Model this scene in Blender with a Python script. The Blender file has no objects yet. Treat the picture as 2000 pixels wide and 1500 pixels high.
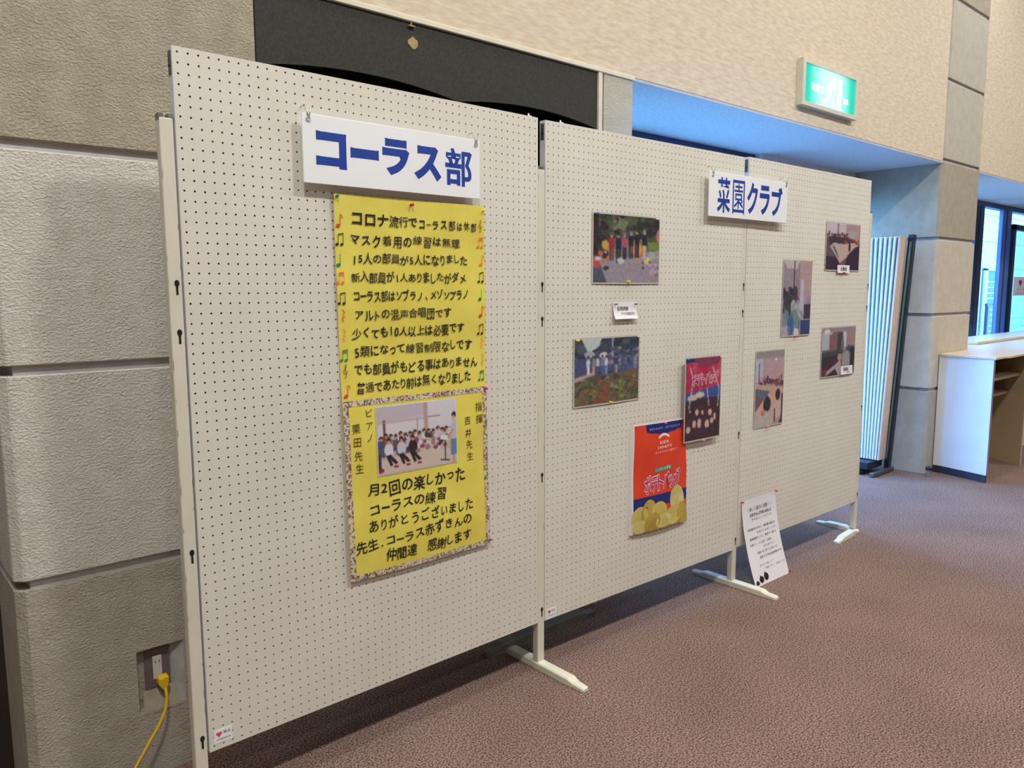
import bpy, bmesh, math, random
import numpy as np
from mathutils import Vector, Matrix

C = bpy.context.scene.collection
SC = bpy.context.scene
random.seed(7)
rng = np.random.default_rng(7)
PI = math.pi

# ------------------------------------------------------------------ camera
cam_d = bpy.data.cameras.new('camera')
cam = bpy.data.objects.new('camera', cam_d)
C.objects.link(cam)
YAW, PIT, ROL, FPX = 0.7152557, 0.1216471, 0.0038408, 1505.55
f = Vector((math.sin(YAW)*math.cos(PIT), math.cos(YAW)*math.cos(PIT), -math.sin(PIT)))
r = Vector((math.cos(YAW), -math.sin(YAW), 0))
d = f.cross(r)
r2 = math.cos(ROL)*r + math.sin(ROL)*d
d2 = -math.sin(ROL)*r + math.cos(ROL)*d
M = Matrix((r2, -d2, -f)).transposed().to_4x4()
M.translation = Vector((-0.64802, -1.97621, 1.40038))
cam.matrix_world = M
cam_d.sensor_fit = 'HORIZONTAL'
cam_d.sensor_width = 36
cam_d.lens = FPX/2000*36
cam_d.clip_start = 0.05
cam_d.clip_end = 200
SC.camera = cam

# ------------------------------------------------------------------ world, lamps, exposure
SC.view_settings.view_transform = 'Standard'
SC.view_settings.look = 'None'
SC.view_settings.gamma = 1
SC.view_settings.use_curve_mapping = False
SC.view_settings.exposure = -0.9
w = bpy.data.worlds.new('world')
SC.world = w
w.use_nodes = True
w.node_tree.nodes['Background'].inputs[0].default_value = (0.17, 0.46, 1.0, 1)
w.node_tree.nodes['Background'].inputs[1].default_value = 36.0

def area(name, loc, size, power, col, rot=(0, 0, 0), portal=False):
    l = bpy.data.lights.new(name, 'AREA')
    l.shape = 'RECTANGLE'
    l.size, l.size_y = size
    l.energy = power
    l.color = col
    if portal:
        l.cycles.is_portal = True
    o = bpy.data.objects.new(name, l)
    o.location = loc
    o.rotation_euler = rot
    C.objects.link(o)
    return o

WARM = (1.0, 1.0, 0.96)
# a row of recessed lamps close to the wall and rows further out in the hall
for lx, ly, pw in ((-1.6, -0.40, 45), (0.9, -0.25, 30), (3.4, -0.25, 30), (5.9, -0.25, 30), (8.4, -0.25, 30),
                   (-0.9, -2.2, 165), (1.8, -2.2, 140), (4.5, -2.2, 140), (7.2, -2.2, 140),
                   (-0.9, -4.6, 60), (3.2, -4.6, 60), (7.2, -4.6, 60)):
    area('ceiling_lamp_light', (lx, ly, 4.5), (0.3, 0.3), pw, WARM)
area('window_portal', (3.7, 1.06, 1.15), (3.3, 2.2), 1, (1, 1, 1), (-PI/2, 0, 0), True)
area('window_portal', (9.6, 1.06, 1.15), (6.7, 2.2), 1, (1, 1, 1), (-PI/2, 0, 0), True)

# ------------------------------------------------------------------ materials
def s2l(c):
    c = np.asarray(c, float)/255.0
    return np.where(c <= 0.04045, c/12.92, ((c+0.055)/1.055)**2.4)

def mat(name, rgb, rough=0.6, rgb2=None, nscale=20, ndetail=4, stretch=(1, 1, 1), metal=0.0, bump=0.0, bscale=80,
        bdist=0.01, lo=0.35, hi=0.65, emit=0.0, spec=0.5, bstretch=(1, 1, 1)):
    m = bpy.data.materials.new(name)
    m.use_nodes = True
    nt = m.node_tree
    b = nt.nodes['Principled BSDF']
    N, L = nt.nodes.new, nt.links.new
    c1 = (*s2l(rgb), 1)
    if rgb2 is None:
        rgb2 = tuple(x*0.96 for x in rgb)
    c2 = (*s2l(rgb2), 1)
    tc = N('ShaderNodeTexCoord')
    mp = N('ShaderNodeMapping'); mp.inputs['Scale'].default_value = stretch
    L(tc.outputs['Object'], mp.inputs[0])
    nz = N('ShaderNodeTexNoise'); nz.inputs['Scale'].default_value = nscale; nz.inputs['Detail'].default_value = ndetail
    L(mp.outputs[0], nz.inputs['Vector'])
    cr = N('ShaderNodeValToRGB')
    cr.color_ramp.elements[0].position = lo; cr.color_ramp.elements[1].position = hi
    cr.color_ramp.elements[0].color = c1; cr.color_ramp.elements[1].color = c2
    L(nz.outputs['Fac'], cr.inputs[0])
    L(cr.outputs[0], b.inputs['Base Color'])
    b.inputs['Roughness'].default_value = rough
    b.inputs['Metallic'].default_value = metal
    b.inputs['Specular IOR Level'].default_value = spec
    if emit:
        L(cr.outputs[0], b.inputs['Emission Color']); b.inputs['Emission Strength'].default_value = emit
    if bump:
        mp2 = N('ShaderNodeMapping'); mp2.inputs['Scale'].default_value = bstretch
        L(tc.outputs['Object'], mp2.inputs[0])
        n2 = N('ShaderNodeTexNoise'); n2.inputs['Scale'].default_value = bscale; n2.inputs['Detail'].default_value = 5
        L(mp2.outputs[0], n2.inputs['Vector'])
        bp = N('ShaderNodeBump'); bp.inputs['Strength'].default_value = bump; bp.inputs['Distance'].default_value = bdist
        L(n2.outputs['Fac'], bp.inputs['Height'])
        L(bp.outputs[0], b.inputs['Normal'])
    return m

def stucco(name, rgb, rgb2):
    m = mat(name, rgb, 0.95, rgb2, nscale=14, ndetail=6, spec=0.2)
    nt = m.node_tree; N, L = nt.nodes.new, nt.links.new
    b = nt.nodes['Principled BSDF']
    tc = N('ShaderNodeTexCoord')
    mp = N('ShaderNodeMapping'); mp.inputs['Scale'].default_value = (1, 1, 1.35)
    L(tc.outputs['Object'], mp.inputs[0])
    n1 = N('ShaderNodeTexNoise'); n1.inputs['Scale'].default_value = 120; n1.inputs['Detail'].default_value = 4.5; n1.inputs['Roughness'].default_value = 0.6
    n1.inputs['Distortion'].default_value = 0.15
    n2 = N('ShaderNodeTexNoise'); n2.inputs['Scale'].default_value = 30; n2.inputs['Detail'].default_value = 3
    L(mp.outputs[0], n1.inputs['Vector']); L(mp.outputs[0], n2.inputs['Vector'])
    mr = N('ShaderNodeMapRange'); mr.inputs[1].default_value = 0.42; mr.inputs[2].default_value = 0.68
    L(n1.outputs['Fac'], mr.inputs[0])
    ad = N('ShaderNodeMath'); ad.operation = 'MULTIPLY_ADD'; ad.inputs[1].default_value = 0.6
    L(n2.outputs['Fac'], ad.inputs[0]); L(mr.outputs[0], ad.inputs[2])
    bp = N('ShaderNodeBump'); bp.inputs['Strength'].default_value = 0.65; bp.inputs['Distance'].default_value = 0.005
    L(ad.outputs[0], bp.inputs['Height']); L(bp.outputs[0], b.inputs['Normal'])
    return m

MT = {
 'stucco_white': stucco('stucco_white', (228, 222, 213), (219, 212, 202)),
 'stucco_tan': stucco('stucco_tan', (186, 176, 156), (174, 164, 144)),
 'stucco_brown': stucco('stucco_brown', (192, 184, 170), (182, 172, 158)),
 'stucco_cream': stucco('stucco_cream', (216, 205, 188), (208, 196, 178)),
 'stucco_grey': stucco('stucco_grey', (205, 198, 184), (196, 188, 172)),
 'joint': mat('joint', (196, 194, 194), 0.9, (186, 182, 180)),
 'wallpaper': mat('wallpaper', (222, 208, 186), 0.85, (206, 186, 160), nscale=55, ndetail=8, stretch=(0.3, 0.3, 1.25), lo=0.36, hi=0.68,
                  bump=0.12, bscale=120, bdist=0.001, bstretch=(0.4, 0.4, 1.3), spec=0.2),
 'trim_cream': mat('trim_cream', (226, 216, 192), 0.5),
 'soffit': mat('soffit', (205, 205, 205), 0.9, (190, 190, 192), nscale=60, bump=0.1, bscale=150, bdist=0.002),
 'felt_black': mat('felt_black', (72, 70, 66), 0.95, (64, 62, 58), nscale=120, bump=0.1, bscale=300, bdist=0.001, spec=0.1),
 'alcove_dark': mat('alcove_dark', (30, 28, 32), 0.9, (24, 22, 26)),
 'board': mat('board', (224, 219, 207), 0.65, (219, 213, 201), nscale=3, spec=0.25),
 'board_edge': mat('board_edge', (222, 222, 224), 0.45),
 'board_hollow_shade': mat('board_hollow_shade', (40, 34, 32), 0.9),
 'post': mat('post', (224, 218, 202), 0.45, (216, 209, 192), nscale=6),
 'foot': mat('foot', (232, 228, 208), 0.4, (222, 216, 196), nscale=9),
 'wear': mat('wear', (140, 140, 130), 0.6, (95, 100, 95), nscale=40),
 'steel': mat('steel', (190, 188, 184), 0.3, metal=0.9),
 'teal_highlight': mat('teal_highlight', (110, 160, 168), 0.25, metal=0.8),
 'steel_dark': mat('steel_dark', (98, 100, 102), 0.45, metal=0.5),
 'hole_black': mat('hole_black', (22, 20, 22), 0.9),
 'orange_line': mat('orange_line', (120, 92, 70), 0.8),
 'sign_white': mat('sign_white', (246, 246, 246), 0.4, (240, 240, 242), nscale=2),
 'blue_ink': mat('blue_ink', (20, 62, 158), 0.45, (18, 58, 150)),
 'black_ink': mat('black_ink', (34, 28, 26), 0.55),
 'grey_ink': mat('grey_ink', (96, 92, 96), 0.6),
 'red_ink': mat('red_ink', (222, 62, 46), 0.5), 'orange_ink': mat('orange_ink', (240, 130, 66), 0.5),
 'green_ink': mat('green_ink', (20, 132, 84), 0.5), 'brown_ink': mat('brown_ink', (84, 64, 30), 0.5),
 'poster_yellow': mat('poster_yellow', (236, 222, 100), 0.55, (226, 208, 88), nscale=7, spec=0.3, bump=0.45, bscale=7, bdist=0.012),
 'white_paper': mat('white_paper', (238, 234, 240), 0.5, (232, 228, 232), nscale=3),
 'print_blank': mat('print_blank', (230, 226, 220), 0.5),
 'laminate': mat('laminate', (205, 198, 190), 0.25),
 'pin_red': mat('pin_red', (220, 40, 50), 0.3), 'pin_yellow': mat('pin_yellow', (240, 228, 30), 0.3),
 'pin_teal': mat('pin_teal', (20, 140, 130), 0.3), 'pin_blue': mat('pin_blue', (60, 120, 190), 0.3),
 'pin_magenta': mat('pin_magenta', (226, 40, 150), 0.3), 'pin_clear': mat('pin_clear', (232, 230, 228), 0.15),
 'pin_pink': mat('pin_pink', (240, 150, 150), 0.3), 'pin_purple': mat('pin_purple', (150, 80, 170), 0.3),
 'logo_red': mat('logo_red', (226, 70, 88), 0.5), 'pink_ink': mat('pink_ink', (206, 38, 112), 0.5),
 'bag_orange': mat('bag_orange', (232, 74, 40), 0.4, (222, 62, 34), nscale=8, bump=0.4, bscale=10, bdist=0.006),
 'bag_white': mat('bag_white', (240, 238, 240), 0.35), 'bag_navy': mat('bag_navy', (24, 44, 118), 0.4),
 'chip_pale': mat('chip_pale', (222, 208, 150), 0.5, (200, 180, 96), nscale=16, ndetail=3), 'chip_dark': mat('chip_dark', (196, 170, 80), 0.5, (172, 140, 60), nscale=12, ndetail=3),
 'chip': mat('chip', (214, 194, 110), 0.5, (190, 172, 80), nscale=9, ndetail=3),
 'white_ink': mat('white_ink', (244, 240, 240), 0.5), 'teal_ink': mat('teal_ink', (110, 150, 130), 0.5),
 'plate': mat('plate', (120, 104, 108), 0.35, (112, 96, 100)), 'socket': mat('socket', (225, 222, 214), 0.3),
 'plaster': mat('plaster', (172, 165, 150), 0.95, (150, 138, 116), nscale=12),
 'plaster_patch': mat('plaster_patch', (190, 190, 192), 0.9, (166, 160, 152), nscale=18, ndetail=6),
 'cord': mat('cord', (232, 190, 34), 0.35, (226, 182, 30)),
 'grey_metal': mat('grey_metal', (150, 148, 136), 0.5, (130, 128, 118), nscale=12),
 'frame_navy': mat('frame_navy', (38, 50, 92), 0.35, (34, 44, 84)),
 'frame_black': mat('frame_black', (26, 30, 44), 0.4),
 'frame_blue': mat('frame_blue', (96, 128, 196), 0.45, (88, 118, 188), nscale=3),
 'tape_tan': mat('tape_tan', (176, 152, 100), 0.7, (160, 134, 84), nscale=60),
 'counter_white': mat('counter_white', (232, 232, 230), 0.45, (226, 226, 226), nscale=4),
 'counter_top': mat('counter_top', (224, 204, 172), 0.35, (216, 194, 160), nscale=6, stretch=(0.3, 1, 1)),
 'counter_wood': mat('counter_wood', (196, 178, 146), 0.6, (186, 168, 136), nscale=6),
 'plinth': mat('plinth', (44, 46, 60), 0.6), 'edge_purple': mat('edge_purple', (150, 130, 160), 0.5),
 'screen_panel': mat('screen_panel', (222, 222, 226), 0.5), 'screen_tan': mat('screen_tan', (214, 188, 166), 0.6),
 'screen_groove': mat('screen_groove', (120, 118, 140), 0.6),
 'outside_wall': mat('outside_wall', (226, 232, 228), 0.8, (220, 226, 222)),
 'outside_ground': mat('outside_ground', (170, 170, 166), 0.9), 'notice_dark': mat('notice_dark', (96, 124, 140), 0.6),
 'chair_dark': mat('chair_dark', (40, 26, 34), 0.5),
 'ceiling': mat('ceiling', (170, 166, 158), 0.9), 'wall_plain': mat('wall_plain', (170, 162, 150), 0.9),
 'dark_wood': mat('dark_wood', (52, 40, 34), 0.7, (42, 32, 28), nscale=5, stretch=(6, 6, 1)),
 'exit_case': mat('exit_case', (216, 208, 190), 0.5),
}

def carpet():
    m = mat('carpet', (160, 133, 122), 1.0, (80, 63, 58), nscale=170, ndetail=8, lo=0.40, hi=0.60, spec=0.05,
            bump=0.35, bscale=420, bdist=0.003)
    nt = m.node_tree; N, L = nt.nodes.new, nt.links.new
    b = nt.nodes['Principled BSDF']
    src = b.inputs['Base Color'].links[0].from_socket
    tc = N('ShaderNodeTexCoord')
    nz = N('ShaderNodeTexNoise'); nz.inputs['Scale'].default_value = 2.2; nz.inputs['Detail'].default_value = 5
    L(tc.outputs['Object'], nz.inputs['Vector'])
    mr = N('ShaderNodeMapRange'); mr.inputs[1].default_value = 0.3; mr.inputs[2].default_value = 0.7
    mr.inputs[3].default_value = 0.88; mr.inputs[4].default_value = 1.1
    L(nz.outputs['Fac'], mr.inputs[0])
    mx = N('ShaderNodeVectorMath'); mx.operation = 'SCALE'
    L(src, mx.inputs[0]); L(mr.outputs[0], mx.inputs['Scale'])
    L(mx.outputs[0], b.inputs['Base Color'])
    return m
MT['carpet'] = carpet()

def glass():
    m = bpy.data.materials.new('glass'); m.use_nodes = True
    nt = m.node_tree; N, L = nt.nodes.new, nt.links.new
    nt.nodes.remove(nt.nodes['Principled BSDF'])
    out = [n for n in nt.nodes if n.type == 'OUTPUT_MATERIAL'][0]
    t = N('ShaderNodeBsdfTransparent'); t.inputs[0].default_value = (0.86, 0.93, 0.97, 1)
    g = N('ShaderNodeBsdfGlossy'); g.inputs['Roughness'].default_value = 0.03
    fr = N('ShaderNodeFresnel'); fr.inputs[0].default_value = 1.3
    mx = N('ShaderNodeMixShader'); mu = N('ShaderNodeMath'); mu.operation = 'MULTIPLY'; mu.inputs[1].default_value = 0.5
    L(fr.outputs[0], mu.inputs[0])
    L(mu.outputs[0], mx.inputs[0]); L(t.outputs[0], mx.inputs[1]); L(g.outputs[0], mx.inputs[2]); L(mx.outputs[0], out.inputs[0])
    return m
MT['glass'] = glass()

def picture(name, rough=0.35):
    m = bpy.data.materials.new(name); m.use_nodes = True
    nt = m.node_tree
    b = nt.nodes['Principled BSDF']
    a = nt.nodes.new('ShaderNodeAttribute'); a.attribute_name = 'ink'
    nt.links.new(a.outputs['Color'], b.inputs['Base Color'])
    b.inputs['Roughness'].default_value = rough
    b.inputs['Specular IOR Level'].default_value = 0.35
    return m
MT['picture'] = picture('printed_picture')

def washi():
    m = bpy.data.materials.new('washi_tape'); m.use_nodes = True
    nt = m.node_tree; N, L = nt.nodes.new, nt.links.new
    b = nt.nodes['Principled BSDF']; b.inputs['Roughness'].default_value = 0.7
    tc = N('ShaderNodeTexCoord')
    v = N('ShaderNodeTexVoronoi'); v.inputs['Scale'].default_value = 190
    L(tc.outputs['Object'], v.inputs['Vector'])
    sp = N('ShaderNodeSeparateColor'); L(v.outputs['Color'], sp.inputs[0])
    cr = N('ShaderNodeValToRGB'); cr.color_ramp.interpolation = 'CONSTANT'
    cols = [(0, (222, 205, 170)), (0.28, (96, 84, 84)), (0.36, (120, 130, 96)), (0.52, (206, 184, 160)), (0.68, (190, 120, 110)), (0.78, (214, 202, 180)), (0.9, (120, 100, 104))]
    e = cr.color_ramp.elements
    e[0].position = 0; e[0].color = (*s2l(cols[0][1]), 1)
    e[1].position = cols[1][0]; e[1].color = (*s2l(cols[1][1]), 1)
    for p, c in cols[2:]:
        k = e.new(p); k.color = (*s2l(c), 1)
    L(sp.outputs[0], cr.inputs[0]); L(cr.outputs[0], b.inputs['Base Color'])
    return m
MT['washi'] = washi()

def exit_mat():
    m = bpy.data.materials.new('exit_green'); m.use_nodes = True
    nt = m.node_tree; N, L = nt.nodes.new, nt.links.new
    b = nt.nodes['Principled BSDF']
    tc = N('ShaderNodeTexCoord'); sx = N('ShaderNodeSeparateXYZ'); L(tc.outputs['Object'], sx.inputs[0])
    # lamp tube behind the middle of the translucent face: brighter in the middle
    mr = N('ShaderNodeMapRange'); mr.interpolation_type = 'SMOOTHSTEP'
    ab = N('ShaderNodeMath'); ab.operation = 'ABSOLUTE'; L(sx.outputs[0], ab.inputs[0])
    L(ab.outputs[0], mr.inputs[0]); mr.inputs[1].default_value = 0.05; mr.inputs[2].default_value = 0.27
    mr.inputs[3].default_value = 1.0; mr.inputs[4].default_value = 0.0
    cr = N('ShaderNodeValToRGB')
    cr.color_ramp.elements[0].color = (0.01, 0.42, 0.30, 1); cr.color_ramp.elements[1].color = (0.42, 1.0, 0.86, 1)
    L(mr.outputs[0], cr.inputs[0])
    L(cr.outputs[0], b.inputs['Emission Color']); L(cr.outputs[0], b.inputs['Base Color'])
    b.inputs['Emission Strength'].default_value = 1.7
    b.inputs['Roughness'].default_value = 0.2
    return m
MT['exit_green'] = exit_mat()
MT['exit_white'] = mat('exit_white', (255, 255, 255), 0.3, (250, 255, 252), emit=2.4)

# ------------------------------------------------------------------ mesh helpers
class MB:
    def __init__(s): s.v = []; s.f = []
    def add(s, vs, fs):
        n = len(s.v); s.v += [tuple(x) for x in vs]; s.f += [tuple(i+n for i in q) for q in fs]; return s
    def box(s, x0, x1, y0, y1, z0, z1):
        return s.add([(x0,y0,z0),(x1,y0,z0),(x1,y1,z0),(x0,y1,z0),(x0,y0,z1),(x1,y0,z1),(x1,y1,z1),(x0,y1,z1)],
                     [(0,3,2,1),(4,5,6,7),(0,1,5,4),(1,2,6,5),(2,3,7,6),(3,0,4,7)])
    def prism(s, pts, y0, y1):
        """outline in x,z (counter-clockwise seen from -y) between y0 (front) and y1 (back)"""
        n = len(pts)
        s.add([(x, y0, z) for x, z in pts]+[(x, y1, z) for x, z in pts],
              [tuple(range(n)), tuple(range(2*n-1, n-1, -1))]+[((i+1) % n, i, n+i, n+(i+1) % n) for i in range(n)])
        return s
    def vprism(s, pts, z0, z1):
        n = len(pts)
        s.add([(x, y, z0) for x, y in pts]+[(x, y, z1) for x, y in pts],
              [tuple(range(n-1, -1, -1)), tuple(range(n, 2*n))]+[(i, (i+1) % n, n+(i+1) % n, n+i) for i in range(n)])
        return s
    def poly(s, pts, y=0.0):
        n = len(pts); return s.add([(x, y, z) for x, z in pts], [tuple(range(n))])
    def tube(s, pts, rad, seg=8, caps=True):
        pts = [Vector(p) for p in pts]; rings = []
        up = Vector((0, 0, 1))
        for i, p in enumerate(pts):
            t = (pts[min(i+1, len(pts)-1)]-pts[max(i-1, 0)]).normalized()
            a = t.cross(up)
            if a.length < 1e-3: a = t.cross(Vector((1, 0, 0)))
            a.normalize(); b_ = a.cross(t)
            rings.append([p+rad*(math.cos(2*PI*k/seg)*a+math.sin(2*PI*k/seg)*b_) for k in range(seg)])
        vs = [v for q in rings for v in q]; fs = []
        for i in range(len(pts)-1):
            for k in range(seg):
                a0, a1 = i*seg+k, i*seg+(k+1) % seg
                fs.append((a0, a0+seg, a1+seg, a1))
        if caps:
            fs += [tuple(range(seg)), tuple(range(len(vs)-1, len(vs)-seg-1, -1))]
        return s.add(vs, fs)
    def lathe(s, prof, origin=(0, 0, 0), axis='-y', seg=12):
        """prof: (radius, distance along axis)"""
        o = Vector(origin); vs = []; fs = []
        for rr, h in prof:
            for k in range(seg):
                a = 2*PI*k/seg
                if axis == '-y': p = Vector((rr*math.cos(a), -h, rr*math.sin(a)))
                else: p = Vector((rr*math.cos(a), rr*math.sin(a), h))
                vs.append(o+p)
        for i in range(len(prof)-1):
            for k in range(seg):
                a0, a1 = i*seg+k, i*seg+(k+1) % seg
                fs.append((a0, a1, a1+seg, a0+seg) if axis != '-y' else (a0, a1, a1+seg, a0+seg))
        fs += [tuple(range(seg-1, -1, -1)), tuple(range(len(vs)-seg, len(vs)))]
        return s.add(vs, fs)
    def stroke(s, pts, wid, y=0.0):
        pts = [Vector((p[0], p[1])) for p in pts]
        L_, R_ = [], []
        for i, p in enumerate(pts):
            t = (pts[min(i+1, len(pts)-1)]-pts[max(i-1, 0)]); t.normalize()
            n = Vector((-t.y, t.x))*wid/2
            L_.append(p+n); R_.append(p-n)
        n = len(pts)
        s.add([(q.x, y, q.y) for q in L_]+[(q.x, y, q.y) for q in R_], [(i, n+i, n+i+1, i+1) for i in range(n-1)])
        return s
    def ell(s, cx, cz, rx, rz, y=0.0, rot=0.0, seg=16):
        c_, s_ = math.cos(rot), math.sin(rot)
        return s.poly([(cx+rx*math.cos(2*PI*k/seg)*c_-rz*math.sin(2*PI*k/seg)*s_, cz+rx*math.cos(2*PI*k/seg)*s_+rz*math.sin(2*PI*k/seg)*c_) for k in range(seg)], y)
    def mesh(s, name, m, smooth=False, warp=None):
        if warp: s.v = [warp(*q) for q in s.v]
        me = bpy.data.meshes.new(name); me.from_pydata(s.v, [], s.f); me.update()
        if m: me.materials.append(MT[m] if isinstance(m, str) else m)
        if smooth: me.polygons.foreach_set('use_smooth', [True]*len(me.polygons))
        return me
    def build(s, name, m, parent=None, loc=None, rotz=None, smooth=False, bevel=0.0, warp=None, label=None, seg=2):
        me = s.mesh(name, m, smooth, warp)
        if bevel:
            bm = bmesh.new(); bm.from_mesh(me)
            bmesh.ops.recalc_face_normals(bm, faces=bm.faces)
            ed = [e for e in bm.edges if len(e.link_faces) == 2 and e.calc_face_angle(0) > 0.5]
            bmesh.ops.bevel(bm, geom=ed, offset=bevel, segments=seg, profile=0.5, affect='EDGES')
            bm.to_mesh(me); bm.free()
        o = bpy.data.objects.new(name, me); C.objects.link(o)
        if parent: o.parent = parent
        if loc is not None: o.location = loc
        if rotz is not None: o.rotation_euler = (0, 0, rotz)
        if label: o['label'] = label
        if name in ('lettering', 'small_lettering', 'music_notes', 'picture_lettering', 'slots', 'little_drawings', 'emblem', 'running_figure', 'heart_mark'): o['kind'] = 'stuff'
        return o

def thing(name, label, cat, loc=(0, 0, 0), rotz=0, group=None):
    o = bpy.data.objects.new(name, None); C.objects.link(o)
    o.empty_display_size = 0.1
    o.location = loc; o.rotation_euler = (0, 0, rotz)
    o['label'] = label; o['category'] = cat
    if group: o['group'] = group
    return o

def tag(o, label, cat, group=None):
    o['label'] = label; o['category'] = cat
    if group: o['group'] = group
    return o

def struct(o):
    o['kind'] = 'structure'; return o

# ------------------------------------------------------------------ lettering
GL = {}
def load_glyphs(chars, offs=0.0):
    todo = [c for c in set(chars) if (c, offs) not in GL and c not in ' 　']
    obs = []
    for ch in todo:
        c = bpy.data.curves.new('glyph', 'FONT'); c.body = ch; c.size = 1; c.resolution_u = 3; c.offset = offs
        o = bpy.data.objects.new('glyph', c); C.objects.link(o); obs.append((ch, o))
    bpy.context.view_layer.update()
    dg = bpy.context.evaluated_depsgraph_get()
    for ch, o in obs:
        me = bpy.data.meshes.new_from_object(o.evaluated_get(dg))
        v = np.array([(q.co.x, q.co.y) for q in me.vertices]); fs = [tuple(p.vertices) for p in me.polygons]
        GL[(ch, offs)] = (v, fs)
        bpy.data.meshes.remove(me)
    for ch, o in obs:
        c = o.data; bpy.data.objects.remove(o); bpy.data.curves.remove(c)

def glyph_box(mb, ch, x0, x1, z0, z1, y=0.0, offs=0.0):
    """one glyph fitted to a box"""
    load_glyphs([ch], offs)
    v, fs = GL[(ch, offs)]
    a, b_ = v.min(0), v.max(0)
    q = (v-a)/(b_-a)
    mb.add([(x0+(x1-x0)*p[0], y, z0+(z1-z0)*p[1]) for p in q], fs)

def goff(ch, offs):
    if ord(ch) > 0x3400 and offs > 0.008: return 0.006 if ch in '練習無限類感謝達揮通混声' else 0.011
    return offs
def text_line(mb, s, p0, p1, h, y=0.0, offs=0.0, jit=0.0, sizes=None, xs=1.0):
    """glyphs spread evenly on the centre line p0 > p1 (x,z), height h"""
    for q_ in set(s): load_glyphs(q_, goff(q_, offs))
    n = len(s); wd = []
    for i, ch in enumerate(s):
        k = 1.0
        if ch in 'ー.っッいりトし1': k = 0.75
        if ch.isascii(): k = 0.6
        if sizes: k *= sizes[min(i, len(sizes)-1)]
        wd.append(k)
    tot = sum(wd); acc = 0
    p0, p1 = Vector(p0), Vector(p1); L_ = (p1-p0).length; t = (p1-p0)/L_; nrm = Vector((-t.y, t.x))
    for i, ch in enumerate(s):
        c = p0+t*(L_*(acc+wd[i]/2)/tot); acc += wd[i]
        if ch in ' 　': continue
        v, fs = GL[(ch, goff(ch, offs))]
        k = h*(sizes[min(i, len(sizes)-1)] if sizes else 1)/0.93
        kx = min(k, L_/tot*wd[i]/(0.62 if ch.isascii() else 0.98))*xs
        if wd[i] < 1 and not ch.isascii(): kx = k*0.8*xs
        k *= 1+jit*(random.random()-0.5)*1.2
        a = jit*(random.random()-0.5)*0.9
        dz = jit*(random.random()-0.5)*h*0.9
        w0 = (v[:, 0].min()+v[:, 0].max())/2
        sh = jit*0.5
        pts = []
        for q in v:
            x, z = (q[0]-w0)*kx, (q[1]-0.36)*k+dz
            x += z*sh*0.3
            x, z = x*math.cos(a)-z*math.sin(a), x*math.sin(a)+z*math.cos(a)
            g = c+t*x+nrm*z
            pts.append((g.x, y, g.y))
        mb.add(pts, fs)

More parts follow.
